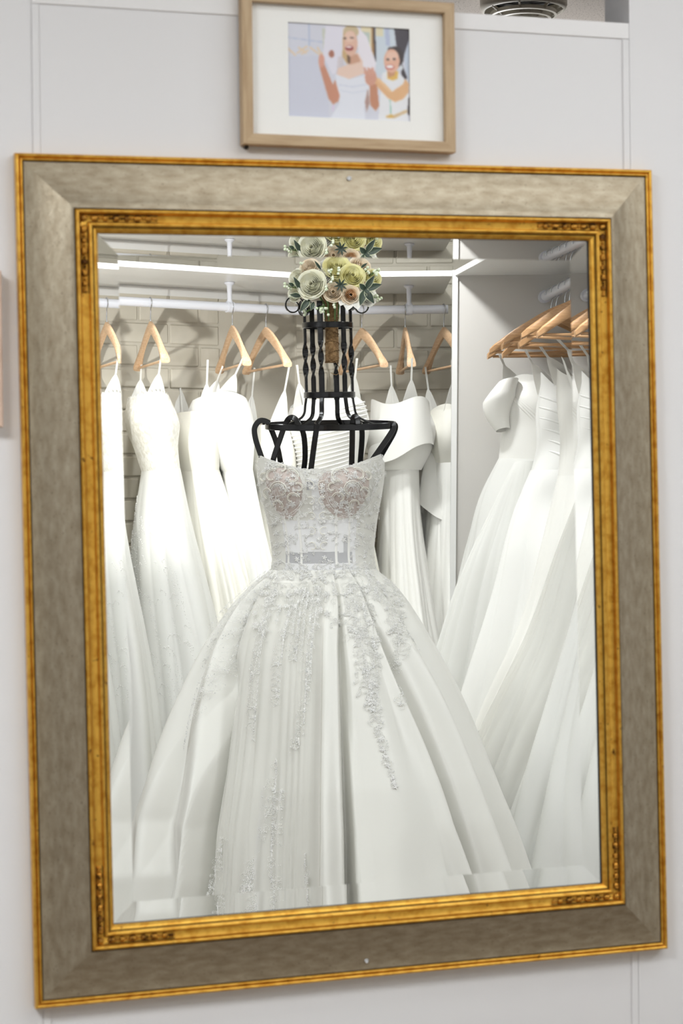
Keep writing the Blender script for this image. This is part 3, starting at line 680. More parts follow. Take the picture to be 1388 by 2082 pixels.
def glints(parent, levels, phi, n, amp, ph, z0, z1, cnt, u0, u1, m=M_BEAD):
    """Beadwork in curved sprays on a gown's skirt."""
    lv = levels; beads = []
    for _ in range(cnt):
        u = random.uniform(u0, u1); z = random.uniform(z0, z1); dirz = random.choice((-1, 1)) * random.uniform(.3, 1)
        for j in range(10):
            beads.append((u + .012 * j * (1 + .3 * math.sin(j)), z - .006 * j * dirz - .0006 * j * j))
    U = np.array([b[0] for b in beads]); Z = np.clip(np.array([b[1] for b in beads]), .03, lv[0][0] - .005)
    lvs = sorted(lv); zs = [l[0] for l in lvs]; cols = [cubic_interp(Z, zs, [l[i] for l in lvs]) for i in range(1, 5)]
    A = amp * np.clip((lvs[-1][0] - Z) / (lvs[-1][0] - lvs[0][0]), 0, 1) ** .75; F = .8 * fold(U, n, ph, .8) + .3 * fold(U + .15 * np.sin(4 * Z + ph), int(n * 2.3), ph * 2, .8)
    L_ = cols[0] * (1 + A * F) + .002; T_ = cols[1] * (1 + A * F * np.clip(cols[0] / cols[1], 1, 1.6)) + .002
    c, s = math.cos(phi), math.sin(phi); x, y = L_ * np.cos(U), T_ * np.sin(U)
    P = np.stack([x * c - y * s + cols[2], x * s + y * c + cols[3], Z], -1)
    o = bead_cloud('beadwork', P, np.tile([0, -1.0, 0], (len(P), 1)), np.random.default_rng(3).normal(size=(len(P), 3)), .0042, .0024, m, parent)
    return o
def bead_cloud(name, P, Nn, T, length, width, m, parent, kind='stuff'):
    """Thousands of small cut beads lying on the cloth, one joined part."""
    P = np.asarray(P, float); Nn = np.asarray(Nn, float); T = np.asarray(T, float); n = len(P)
    Nn = Nn / (np.linalg.norm(Nn, axis=1, keepdims=True) + 1e-9); T = T - Nn * (T * Nn).sum(1, keepdims=True); T /= (np.linalg.norm(T, axis=1, keepdims=True) + 1e-9); B = np.cross(Nn, T)
    ln = (length * np.ones(n))[:, None] if np.ndim(length) == 0 else np.asarray(length)[:, None]; wd = (width * np.ones(n))[:, None] if np.ndim(width) == 0 else np.asarray(width)[:, None]
    V = np.stack([P + T * ln / 2, P + B * wd / 2, P - T * ln / 2, P - B * wd / 2, P + Nn * wd * .30, P - Nn * wd * .2], 1)
    V[..., 1] *= -1
    tri = np.array([(0, 1, 4), (1, 2, 4), (2, 3, 4), (3, 0, 4), (1, 0, 5), (2, 1, 5), (3, 2, 5), (0, 3, 5)])[:, ::-1]
    Fc = (tri[None] + (np.arange(n) * 6)[:, None, None]).reshape(-1, 3)
    me = bpy.data.meshes.new(name); me.vertices.add(n * 6); me.vertices.foreach_set('co', V.reshape(-1).astype(np.float32))
    me.loops.add(len(Fc) * 3); me.loops.foreach_set('vertex_index', Fc.reshape(-1).astype(np.int32))
    me.polygons.add(len(Fc)); me.polygons.foreach_set('loop_start', np.arange(0, len(Fc) * 3, 3, dtype=np.int32))
    me.update(calc_edges=True); me.validate(); me.materials.append(m)
    o = bpy.data.objects.new(name, me); COL.objects.link(o); o.parent = parent
    if kind: o['kind'] = kind
    return o
GL = 'gowns on the rear rails'
# left row
bs = lambda z, L_, T_, a=0, d=0: (z, L_, T_, a, d)
body = [bs(1.69, .185, .050, .02), bs(1.60, .20, .075, .025), bs(1.50, .17, .06, .03), bs(1.42, .15, .055, .035)]
skirt = [bs(1.43, .15, .055, .035), bs(1.2, .24, .085, .03), bs(.9, .33, .11, .05), bs(.4, .42, .17, .06), bs(0.0, .5, .22, .06)]
g1 = gown('leftmost ivory lace gown, cut by the mirror edge', -.805, at_rail(-.805), r_(-72), body, skirt, M_LACE, M_TULLE2, n=7, amp=.12, ph=1.0, group=GL)
glints(g1, skirt, r_(-72), 7, .12, 1.0, .8, 1.38, 60, 3.3, 6.2)
body = [bs(1.688, .17, .060, -.012), bs(1.60, .19, .080, .0), bs(1.52, .16, .065, .012), bs(1.44, .14, .058, .028)]
skirt = [bs(1.45, .14, .058, .028), bs(1.30, .20, .080, .03), bs(1.0, .30, .125, .05), bs(.6, .40, .17, .07), bs(0.0, .52, .24, .09)]
g2 = gown('sparkling strapless ivory gown with a ruffled top edge, second from left', -.612, at_rail(-.612), r_(-74), body, skirt, M_LACE, M_TULLE2, n=6, amp=.13, ph=2.2, top=lambda u: .004 * np.sin(31 * u) + .008 * np.cos(2 * u), group=GL)
glints(g2, skirt, r_(-74), 6, .13, 2.2, .75, 1.36, 200, 3.3, 6.2)
body = [bs(1.64, .17, .05, .0), bs(1.55, .19, .07, .0), bs(1.44, .16, .06, .01)]
skirt = [bs(1.45, .16, .06, .01), bs(1.2, .25, .10, .04), bs(.9, .34, .13, .08), bs(0.0, .5, .2, .12)]
gown('cream gown with gathered tulle skirt behind the plain satin one', -.49, at_rail(-.49) + .10, r_(-70), body, skirt, M_CREPE, M_CREPE, n=13, amp=.13, ph=.4, group=GL)
body = [bs(1.698, .165, .078, -.045), bs(1.64, .185, .100, -.045), bs(1.54, .17, .082, -.02), bs(1.44, .13, .050, .008)]
skirt = [bs(1.45, .13, .050, .008), bs(1.25, .19, .065, .025), bs(1.0, .26, .085, .06), bs(.5, .36, .14, .10), bs(0.0, .45, .2, .12)]
gown('plain white satin gown with a smooth strapless bodice', -.357, at_rail(-.357) - .02, r_(-76), body, skirt, M_SATIN2, M_SATIN2, n=7, amp=.11, ph=4.0, top=lambda u: -.008 + .010 * np.cos(u * 2 + .4), group=GL)
body = [bs(1.60, .17, .06, -.03), bs(1.50, .18, .08, -.02), bs(1.38, .15, .065, .0)]
skirt = [bs(1.39, .15, .065, .0), bs(1.2, .22, .09, .0), bs(.8, .32, .15, .02), bs(0.0, .46, .22, .04)]
gown('cream crepe gown hanging half behind the shoulder of the dress form', -.23, at_rail(-.248) + .02, r_(-68), body, skirt, M_CREPE, M_CREPE, n=8, amp=.12, ph=2.6, top=lambda u: .02 * np.cos(u * 2), group=GL)
# behind the dress form
body = [bs(1.67, .17, .085, 0), bs(1.60, .19, .105, 0), bs(1.50, .17, .09, 0), bs(1.42, .15, .075, 0)]
skirt = [bs(1.43, .15, .075, 0), bs(1.2, .2, .11, 0), bs(.7, .3, .17, 0), bs(0, .4, .22, 0)]
g5 = gown('ivory gown with a finely pleated bodice seen through the dress form', -.045, 6.55, r_(-55), body, skirt, M_SATIN, M_CREPE, n=10, amp=.1, ph=.9, top=lambda u: .018 * np.cos(u * 2 + 1), group=GL)
for k in range(15):
    z = 1.452 + .0135 * k; lv = sorted(body); u = np.linspace(3.6, 6.6, 40)
    Lk = cubic_interp(np.array([z]), [l[0] for l in lv], [l[1] for l in lv])[0]; Tk = cubic_interp(np.array([z]), [l[0] for l in lv], [l[2] for l in lv])[0]
    c, s = math.cos(r_(-55)), math.sin(r_(-55)); F = 1 + .02 * fold(u, 5, .9, .8)
    pts = np.stack([Lk * F * np.cos(u) * c - Tk * F * np.sin(u) * s, Lk * F * np.cos(u) * s + Tk * F * np.sin(u) * c, z + .03 * np.sin(u * 1.0 + .5)], -1)
    MB().tube(pts, .0028, 6).build('pleat', M_SATIN, g5, True, True)
body = [bs(1.655, .17, .075, .0), bs(1.58, .19, .11, -.005), bs(1.50, .17, .10, -.01), bs(1.44, .14, .07, -.01)]
skirt = [bs(1.45, .14, .06, -.01), bs(1.3, .16, .062, -.01), bs(1.0, .22, .085, .0), bs(.5, .32, .14, .02), bs(0, .42, .2, .02)]
g6 = gown('white satin gown with a wide folded peplum right of the dress form', .205, 6.60, r_(-80), body, skirt, M_SATIN, M_SATIN, n=9, amp=.16, ph=3.2, top=lambda u: .016 * np.sin(3 * u + .5), group=GL)
# its stiff peplum: a draped band flaring below the bust
u = np.linspace(0, 2 * np.pi, 120, endpoint=False); G = []
for i in range(14):
    t = i / 13; z = 1.668 + .012 * np.sin(3 * u + .5) - t * (.185 + .035 * np.cos(u + 2.2)); L_ = .185 + .02 * t; T_ = .092 + .022 * t + .008 * np.sin(4 * u) * t
    c, s = math.cos(r_(-80)), math.sin(r_(-80)); x, y = L_ * np.cos(u), T_ * np.sin(u); G.append(np.stack([x * c - y * s - .005, x * s + y * c, z], -1))
MB().grid(G, closev=True).build('peplum', M_SATIN, g6, True, True)
body = [bs(1.64, .16, .06, .01), bs(1.55, .18, .09, .01), bs(1.46, .15, .07, .01)]
skirt = [bs(1.47, .15, .07, .01), bs(1.25, .2, .09, .0), bs(.9, .26, .11, .0), bs(0, .4, .2, .0)]
g7 = gown('cream satin gown with a drooping bell sleeve beside the white divider', .335, 6.70, r_(-78), body, skirt, M_CREPE, M_SATIN, n=10, amp=.15, ph=5.0, top=lambda u: .02 * np.cos(2 * u + .8), group=GL)
G = []
for i in range(16):
    t = i / 15; c0 = np.array([-.040 + .025 * t, -.10 - .03 * t, 1.50 - .205 * t]); rr = .022 + .052 * t ** 1.6
    G.append([(c0[0] + rr * math.cos(q), c0[1] + rr * .7 * math.sin(q), c0[2] + .018 * t * math.sin(2 * q + 1) - .02 * t * math.cos(q)) for q in np.linspace(0, 2 * np.pi, 40, endpoint=False)])
MB().grid(G, closev=True).build('bell_sleeve', M_SATIN, g7, True, True)
# right hand bay: gowns hang facing the room
GR = 'gowns of the right hand bay'
def rgown(label, D, body, skirt, mb, ms, n, amp, ph, top=None, da=0.0):
    t = gown(label, at_rail3(D) + da, D, 0.0, body, skirt, mb, ms, n=n, amp=amp, ph=ph, top=top, zr=2.0, group=GR); return t
body = [bs(1.715, .155, .06, .0), bs(1.66, .17, .09, 0), bs(1.56, .16, .09, -.01), bs(1.46, .15, .08, -.03)]
skirt = [bs(1.47, .15, .08, -.03), bs(1.36, .20, .10, -.035), bs(1.20, .24, .12, -.04), bs(.9, .29, .14, -.05), bs(.5, .38, .17, -.06), bs(0, .46, .2, -.07)]
h1 = rgown('white satin gown with off-shoulder sleeve nearest the divider panel', 6.30, body, skirt, M_SATIN, M_TULLE2, 7, .15, 1.3, top=lambda u: .022 * np.cos(2 * u + 2.2) * np.sin(u) + .012 * np.cos(3 * u))
G = []
for i in range(14):
    t = i / 13; c0 = np.array([-.150 - .035 * math.sin(t * 2.6), -.05, 1.715 - .155 * t]); rr = .042 * (1 - .55 * abs(2 * t - .8)) + .006
    G.append([(c0[0] + rr * 1.1 * math.cos(q), c0[1] + rr * math.sin(q), c0[2] + rr * .35 * math.cos(q + 1)) for q in np.linspace(0, 2 * np.pi, 36, endpoint=False)])
MB().grid(G, closev=True).build('sleeve', M_SATIN, h1, True, True)
body = [bs(1.70, .105, .05, -.02), bs(1.62, .13, .08, -.01), bs(1.5, .13, .08, -.01), bs(1.42, .14, .08, -.02)]
skirt = [bs(1.43, .14, .08, -.02), bs(1.3, .18, .10, -.03), bs(1.05, .24, .12, -.03), bs(.7, .33, .14, -.04), bs(.3, .42, .16, -.05), bs(0, .48, .18, -.05)]
h2 = rgown('white satin gown with diagonal draping in the middle of the right bay', 6.13, body, skirt, M_SATIN2, M_SATIN2, 6, .16, 2.4, top=lambda u: .035 * np.cos(2 * u), da=.05)
body = [bs(1.72, .11, .05, -.01), bs(1.66, .12, .08, 0), bs(1.5, .11, .08, 0), bs(1.4, .12, .08, 0)]
skirt = [bs(1.41, .12, .08, 0), bs(1.2, .16, .10, -.01), bs(1.0, .20, .11, -.02), bs(.7, .31, .14, -.03), bs(.3, .42, .17, -.04), bs(0, .48, .2, -.05)]
h3 = rgown('white gown with a folded satin shoulder bow in the right bay', 5.96, body, skirt, M_SATIN, M_SATIN, 8, .15, .6, top=lambda u: .02 * np.cos(2 * u + .5), da=.06)
b = MB(); G = []
for i in range(12):
    t = i / 11; rr = .036 * math.sin(math.pi * (.15 + .8 * t)) + .004
    G.append([(-.105 + .06 * t - .01 * math.cos(q), -.085 - rr * .8 * math.sin(q), 1.745 - .10 * t * (1 - t) * 2 - .05 * t + rr * math.cos(q)) for q in np.linspace(0, 2 * np.pi, 30, endpoint=False)])
MB().grid(G, closev=True).build('shoulder_bow', M_SATIN2, h3, True, True)
body = [bs(1.74, .09, .05, -.02), bs(1.6, .11, .08, -.01), bs(1.45, .11, .08, 0), bs(1.36, .11, .08, 0)]
skirt = [bs(1.37, .11, .08, 0), bs(1.2, .17, .11, 0), bs(.95, .24, .14, -.01), bs(.7, .34, .17, -.02), bs(.4, .44, .2, -.03), bs(0, .54, .24, -.04)]
h4 = rgown('lace trimmed white tulle gown spreading over the bottom right', 5.80, body, skirt, M_LACE, M_TULLE2, 11, .10, 3.1, top=lambda u: .03 * np.cos(2 * u), da=.085)
glints(h4, skirt, 0.0, 11, .10, 3.1, .85, 1.34, 90, 3.4, 5.2)
G = gown_shell([(l[0], l[1] + .002 + .03 * (1.37 - l[0]), l[2] + .002 + .05 * (1.37 - l[0]), l[3], l[4]) for l in skirt], 0.0, 17, .07, .5, .03, 1.365, None, NU=300, k=.7); MB().grid(G, closev=True).build('tulle_overskirt', M_TULLE, h4, True, True)
body = [bs(1.66, .12, .05, 0), bs(1.55, .13, .08, 0), bs(1.4, .12, .08, 0)]
skirt = [bs(1.41, .12, .08, 0), bs(1.1, .17, .12, 0), bs(.8, .25, .15, 0), bs(.4, .36, .19, -.01), bs(0, .46, .23, -.02)]
h5 = rgown('white tulle gown at the right edge of the mirror', 5.60, body, skirt, M_SATIN, M_TULLE2, 9, .12, 4.4, top=lambda u: .02 * np.cos(2 * u + 1), da=.10)
def drapes(parent, body, lines, m):
    """Diagonal draped folds laid on a bodice: (u0, z0, u1, z1)."""
    lv = sorted(body)
    for u0, z0, u1, z1 in lines:
        u = np.linspace(u0, u1, 26); z = np.linspace(z0, z1, 26) + .012 * np.sin(np.linspace(0, np.pi, 26)); zs = [l[0] for l in lv]
        C4 = [cubic_interp(z, zs, [l[i] for l in lv]) for i in range(1, 5)]
        MB().tube(np.stack([C4[0] * np.cos(u) + C4[2], C4[1] * np.sin(u) + C4[3], z], -1), [.0012 + .0035 * math.sin(math.pi * i / 25) for i in range(26)], 8).build('draped_fold', m, parent, True, True)
B1 = [bs(1.715, .155, .06, .0), bs(1.66, .17, .09, 0), bs(1.56, .16, .09, -.01), bs(1.46, .15, .08, -.03)]
drapes(h1, B1, [(3.5 + .17 * k, 1.69 - .012 * k, 4.5 + .14 * k, 1.55 - .012 * k) for k in range(7)], M_SATIN)
B2 = [bs(1.70, .105, .05, -.02), bs(1.62, .13, .08, -.01), bs(1.5, .13, .08, -.01), bs(1.42, .14, .08, -.02)]
drapes(h2, B2, [(3.3 + .1 * k, 1.66 - .034 * k, 4.8, 1.60 - .034 * k) for k in range(6)], M_SATIN2)
# long veil hanging beside the first gown, falling to the floor in layers
vl = rthing('bridal_veil', 'sheer white veil hanging in front of the divider panel', 'veil', .56, 6.22, 0)
sk = [bs(1.46, .03, .02, .02), bs(1.3, .08, .03, -.01), bs(1.1, .13, .045, -.05), bs(.8, .18, .06, -.09), bs(.4, .24, .09, -.12), bs(0, .3, .12, -.14)]
MB().grid(gown_shell(sk, 0.0, 9, .2, 1.1, .02, 1.46, None, NU=240), closev=True).build('veil_cloth', M_TULLE2, vl, True, True)


# ------------------------------------------------------------------ iron dress form
FA, FD = -.055, 5.50              # where form and gown stand
px = lambda p, q: ((p - 655) / 727.0, 1.436 - (q - 950) / 727.0)      # sizes taken at the form: 727 units to the metre
form = rthing('dress_form', 'black wrought iron dress form with a twisted neck cage', 'dress form', FA, FD)
def fpart(name, mb, m=M_IRON, sharp=.6): return mb.build(name, m, form, True, True, sharp)
NCX = .025
def ring(cx, rx, ry, z, w, t, tilt=0.0, n=64, yc=0.0, droop=0.0):
    P, Nn = [], []
    for i in range(n):
        q = 2 * math.pi * i / n; P.append((cx + rx * math.sin(q), yc - ry * math.cos(q), z + tilt * -math.cos(q) + droop * math.sin(q) ** 2)); Nn.append((math.sin(q) / rx, -math.cos(q) / ry, 0))
    return MB().strip(P, [Vector(v).normalized() for v in Nn], w, t, closed=True)
fpart('neck_ring', ring(NCX - .003, .0695, .0695, 1.832, .0165, .004, .003))
fpart('neck_ring', ring(NCX, .0700, .0700, 1.638, .0165, .004, .003))
fpart('shoulder_ring', ring(NCX + .002, .181, .098, 1.553, .0180, .005, .010))
for k in range(6):
    q = math.radians(-18 + 60 * k); sx_, cy_ = math.sin(q), -math.cos(q)
    zz = np.linspace(1.628, 1.895, 70); pts = [(NCX - .003 * (z - 1.638) / .19 + .0655 * sx_, .0655 * cy_, z) for z in zz]
    tw = [2 * math.pi * min(1, max(0, (z - 1.688) / .095)) for z in zz]
    fpart('neck_bar', MB().strip(pts, [(sx_, cy_, 0)] * 70, .0165, .0075, twist=tw))
    # flare from the lower neck ring out to the shoulder ring
    ex, eyy = NCX + .002 + .178 * sx_ * .72, .095 * cy_ * .9
    if abs(sx_) < .4: ex = NCX + .12 * sx_
    P = spline([(NCX + .0655 * sx_, .0655 * cy_, 1.640), (NCX + .069 * sx_, .068 * cy_, 1.612), (NCX + (ex - NCX) * .62, eyy * .82, 1.577), (ex, eyy, 1.553)], 8)
    fpart('shoulder_bar', MB().strip(P, [(sx_, cy_, .6)] * len(P), .0135, .0060))
    if k in (1, 2, 4, 5):     # scrolled tips curling outwards above the cage
        P = [];
        for i in range(46):
            a = i / 45 * 3.6 * math.pi / 1.5; rr = .0300 * (1 - .62 * i / 45); c0 = .0655 + .0300
            P.append((NCX - .004 + sx_ * (c0 - rr * math.cos(a)), cy_ * (c0 - rr * math.cos(a)), 1.888 - .002 + rr * math.sin(a)))
        fpart('scroll', MB().strip(P, [(sx_ * math.cos(i / 45 * 7.5) , cy_ * math.cos(i / 45 * 7.5), -math.sin(i / 45 * 7.5)) for i in range(46)], .0125, .0035))
# body ribs: (points in the plane of view, depth towards the mirror at start and end)
RIBS = [([(612, 866), (604, 853), (594, 851), (585, 862), (574, 890), (558, 938), (556, 975)], -.086, -.045), ([(597, 856), (606, 853), (614, 866), (620, 890), (621, 930), (616, 965)], .07, .09), ([(648, 864), (646, 880), (642, 905), (634, 962), (632, 990)], -.100, -.082),
        ([(730, 866), (728, 853), (722, 851), (719, 866), (718, 900), (716, 960)], -.096, -.070), ([(728, 858), (734, 852), (738, 866), (739, 890), (734, 950)], .07, .09),
        ([(552, 860), (541, 855), (530, 856), (521, 870), (523, 892), (531, 918), (545, 960)], -.030, -.02), ([(536, 856), (546, 858), (556, 878), (566, 910), (574, 958)], .03, .06),
        ([(797, 866), (803, 863), (807, 868), (803, 882), (788, 908), (766, 945)], .02, .04), ([(790, 868), (799, 864), (803, 870), (795, 885), (776, 912), (750, 948)], -.035, -.045)]
for R_, y0, y1 in RIBS:
    n = len(R_); P = spline([(px(*p)[0], y0 + (y1 - y0) * i / (n - 1), px(*p)[1]) for i, p in enumerate(R_)], 8)
    Nn = []
    for i in range(len(P)):
        T = P[min(i + 1, len(P) - 1)] - P[max(i - 1, 0)]; o_ = np.array([P[i][0] * .5, -1.0 if y0 < 0 else 1.0, 0]); Nn.append((-T[2] * np.sign(T[0] + 1e-9) * .5 + o_[0], o_[1] * .6, abs(T[0])))
    fpart('rib', MB().strip(P, Nn, .0155, .0050))
for k in range(10):     # ribs carrying on inside the bodice
    q = 2 * math.pi * (k + .5) / 10; s_, c_ = math.sin(q), -math.cos(q)
    P = spline([(.0 + .145 * s_, .085 * c_, 1.40), (.120 * s_, .075 * c_, 1.28), (.118 * s_, .078 * c_, 1.18), (.14 * s_, .10 * c_, 1.05)], 8)
    fpart('rib', MB().strip(P, [(s_, c_, 0)] * len(P), .014, .0045))
fpart('waist_ring', ring(.0, .127, .086, 1.188, .020, .004))
fpart('hip_ring', ring(.0, .150, .110, 1.05, .016, .004))
fpart('pole', MB().tube([(0, 0, .03), (0, 0, 1.19)], .014, 16)); 
for k in range(4):
    q = k * math.pi / 2 + .4; c_, s_ = math.cos(q), math.sin(q)
    fpart('foot', MB().strip(spline([(0, 0, .16), (c_ * .08, s_ * .08, .10), (c_ * .2, s_ * .2, .045), (c_ * .3, s_ * .3, .008)], 8), [(c_ * .4, s_ * .4, 1)] * 25, .022, .006))
    fpart('cross_brace', MB().strip([(0, 0, 1.05), (c_ * .13, s_ * .1, 1.05)], [(0, 0, 1)] * 2, .014, .005))

# ------------------------------------------------------------------ the gown on the form
wg = rthing('beaded_wedding_gown', 'ivory strapless ball gown with beaded lace on the black form', 'gown', FA, FD)
gz = [0.0, .1, .305, .5, .607, .712, .827, .951, 1.02, 1.075, 1.11, 1.132, 1.145, 1.152]
gr = [.69, .655, .578, .515, .474, .431, .379, .313, .270, .230, .198, .172, .155, .1492]
S_LO = np.array([-1, -.86, -.79, -.70, -.61, -.575, -.53, -.40, -.2, -.06, .03, .10, .145, .18, .35, .55, .62, .67, .72, .79, .86, .93, 1.0])
S_HI = np.array([-1, -.94, -.91, -.87, -.82, -.76, -.70, -.5, -.25, -.05, .06, .14, .195, .24, .38, .46, .50, .54, .62, .74, .84, .92, 1.0])
OFF = 1.35 * np.array([0, .035, -.018, .020, .045, -.062, -.018, -.012, -.012, -.002, .050, .034, -.045, .010, .034, .020, .034, -.050, .008, .046, -.014, .022, 0])
def skirt_pt(th, z):
    """Point of the skirt; th = 0 faces the mirror. th and z are arrays."""
    th = np.asarray(th, float); z = np.asarray(z, float)
    R_ = cubic_interp(z, gz, gr); s = np.sin(th); front = np.cos(th) > 0
    k = np.clip((z - .5) / .45, -.3, 1.25); k = np.where(k > 0, np.abs(k) ** 1.8, k)
    off = np.zeros_like(th)
    A = np.interp(z, [0, .3, .5, .95, 1.05, 1.12, 1.152], [1.25, 1.15, 1.0, .52, .34, .16, .04])
    # fold lines drift as they climb to the waist
    flat_s, flat_k = np.clip(s, -1, 1), k
    lo = np.interp(flat_s, S_LO, np.arange(len(S_LO))); hi = np.interp(flat_s, S_HI, np.arange(len(S_HI)))
    idx = lo * (1 - flat_k) + hi * flat_k
    idx = np.clip(idx, 0, len(OFF) - 1); i0 = np.clip(np.floor(idx).astype(int), 0, len(OFF) - 2); t = idx - i0; t = t * t * (3 - 2 * t)
    fo = OFF[i0] * (1 - t) + OFF[i0 + 1] * t
    bo = .03 * np.cos(13 * th) * np.clip(-np.cos(th) * 4, 0, 1)
    tul = np.clip((flat_s + .52) / .06, 0, 1) * np.clip((-.07 - flat_s) / .05, 0, 1)
    fo = fo + tul * .0035 * np.sin(idx * 21 + 2 * np.sin(idx * 3))
    fo = fo + .004 * np.sin(idx * 2.3 + z * 9) * np.clip((1.1 - z) / .3, 0, 1)
    off = np.where(front, fo, bo) * A
    rr = R_ + off; fy = np.interp(z, [0, .6, 1.0, 1.152], [.97, .95, .86, .66])
    cx = np.interp(z, [0, .5, .95, 1.175], [-.008, -.010, -.010, .003])
    return np.stack([cx + rr * np.sin(th), -rr * fy * np.cos(th), z], -1)
TH = np.concatenate([np.linspace(-math.pi / 2, math.pi / 2, 560, endpoint=False), np.linspace(math.pi / 2, 1.5 * math.pi, 150, endpoint=False)])
ZZ = np.concatenate([np.linspace(1.152, 1.0, 34, endpoint=False), np.linspace(1.0, .015, 90)])
T_, Z_ = np.meshgrid(TH, ZZ)
MB().grid(skirt_pt(T_, Z_), closev=True).build('skirt', M_GOWN, wg, True, True)
# sheer tulle panel laid over the front of the skirt
ZT = np.linspace(1.12, .02, 110); sm = np.linspace(0, 1, 150); V = []
for z in ZT:
    k = min(1.25, max(-.3, (z - .5) / .45)); k = k ** 1.8 if k > 0 else k; lo = np.interp(5.35, np.arange(23), S_LO) * (1 - k) + np.interp(5.35, np.arange(23), S_HI) * k; hi = np.interp(9.7, np.arange(23), S_LO) * (1 - k) + np.interp(9.7, np.arange(23), S_HI) * k
    s = lo + (hi - lo) * sm; th = np.arcsin(np.clip(s, -.995, .995)); P = skirt_pt(th, np.full_like(th, z))
    lift = (.004 + .010 * np.sin(np.pi * sm)) * min(1, (1.125 - z) * 5) + .0045 * np.abs(np.sin(sm * 26 + 3 * np.sin(sm * 5) + .6 * z)) * min(1, (1.12 - z) * 3)
    P[:, 0] += lift * np.sin(th); P[:, 1] -= lift * np.cos(th); V.append(P)
MB().grid(V).build('tulle_panel', M_TULLE, wg, True, True)
# bodice
bz = [1.15, 1.162, 1.19, 1.23, 1.30, 1.367, 1.41, 1.436, 1.475]
br = [.148, .146, .143, .146, .157, .171, .178, .179, .178]
def bodice_pt(th, z, lift=0.0):
    R_ = cubic_interp(z, bz, br); fy = np.interp(z, [1.15, 1.30, 1.40, 1.48], [.66, .62, .64, .62])
    bump = np.zeros_like(np.asarray(th, float) * z)
    for c in (-.60, .42): bump = bump + .030 * np.exp(-((th - c) / .40) ** 2 - ((z - 1.385) / .055) ** 2)
    rr = R_ + lift; cx = np.interp(z, [1.15, 1.436], [.003, -.002])
    return np.stack([cx + rr * np.sin(th) + bump * np.sin(th) * .3, -(rr * fy + bump) * np.cos(th), z + 0 * th], -1)
def neckline(th):
    f = np.cos(th); x = np.sin(th)
    return np.where(f > 0, 1.424 + .052 * np.abs(x) ** 1.6 - .03 * np.clip(np.abs(x) - .93, 0, 1) / .07 + .006 * np.exp(-(th + .05) ** 2 / .01), 1.43 - .03 * (1 + f))
TB = np.linspace(-math.pi, math.pi, 260, endpoint=False); tt = np.linspace(0, 1, 70)[:, None]
ZB = neckline(TB)[None, :] * (1 - tt) + 1.150 * tt
P = bodice_pt(np.tile(TB, (70, 1)), ZB)
# the midriff is sheer, the rest lined
fr = []; ln_ = []; bd = []
for i in range(69):
    for j in range(260):
        j2 = (j + 1) % 260; q = (i * 260 + j, (i + 1) * 260 + j, (i + 1) * 260 + j2, i * 260 + j2)
        z = ZB[i, j]; th = TB[j]
        sheer = (z < 1.292 and -.80 < th < .66) or (z < 1.405 and -.16 < th < .03)
        band = (1.174 < z < 1.203 and -.80 < th < .60) or (1.20 < z < 1.25 and .40 < th < .50) or (1.375 < z < 1.40 and -.22 < th < .10)
        (bd if band else fr if sheer else ln_).append(q)
def sub(name, faces, m):
    used = sorted({i for q in faces for i in q}); mp = {o: n for n, o in enumerate(used)}; vv = P.reshape(-1, 3)[used]
    return mesh_obj(name, [tuple(map(float, p)) for p in vv], [tuple(mp[i] for i in q) for q in faces], m, wg, True, True)
sub('bodice', ln_, M_GOWN); sub('sheer_midriff', fr, M_SHEER); sub('open_waist_band', bd, M_SHEER2)
for cth, hw, hh in ((-.64, .36, .078), (.40, .44, .078)):     # padded cups
    G = []
    for i in range(13):
        r0 = i / 12; ph = np.linspace(0, 2 * np.pi, 48, endpoint=False); th = cth + hw * r0 * np.cos(ph); z = 1.372 + hh * r0 * np.sin(ph) * np.where(np.sin(ph) > 0, .80, 1.0) + .012 * r0 * np.cos(ph) ** 2
        z = np.minimum(z, neckline(th) - .004); G.append(bodice_pt(th, z, .0012 + .003 * (1 - r0 ** 2)))
    MB().grid(G, closev=True).build('cup', M_NUDE, wg, True, True)
for th in (-.42, .26, .52, -.72):       # boning channels
    z = np.linspace(1.165, 1.31, 16); pts = bodice_pt(np.full(16, th), z, .0006)
    MB().strip(pts, [(math.sin(th), -math.cos(th), 0)] * 16, .007, .0012).build('boning', M_SATIN, wg, True)
# ---- beaded lace: motifs drawn on the cloth as runs of beads
def on_cloth(X, z):
    """Point and outward normal at front position X (metres right of the centre) and height z."""
    X = np.asarray(X, float); z = np.asarray(z, float)
    def f(X, z):
        up = z > 1.150
        Rb = cubic_interp(np.clip(z, 1.15, 1.475), bz, br); Rs = cubic_interp(np.clip(z, 0, 1.152), gz, gr)
        tb = np.arcsin(np.clip(X / Rb, -.995, .995)); ts = np.arcsin(np.clip(X / Rs, -.995, .995))
        return np.where(up[:, None], bodice_pt(tb, np.clip(z, 1.15, 1.475)), skirt_pt(ts, np.clip(z, .015, 1.152)))
    e = .002; p = f(X, z); du = f(X + e, z) - f(X - e, z); dv = f(X, z + e) - f(X, z - e)
    n = np.cross(du, dv); n /= np.linalg.norm(n, axis=1, keepdims=True) + 1e-9
    rad = p * [1, 1, 0]; n[(n * rad).sum(1) < 0] *= -1
    return p, n
B = []      # x, z, dx, dz, length, width
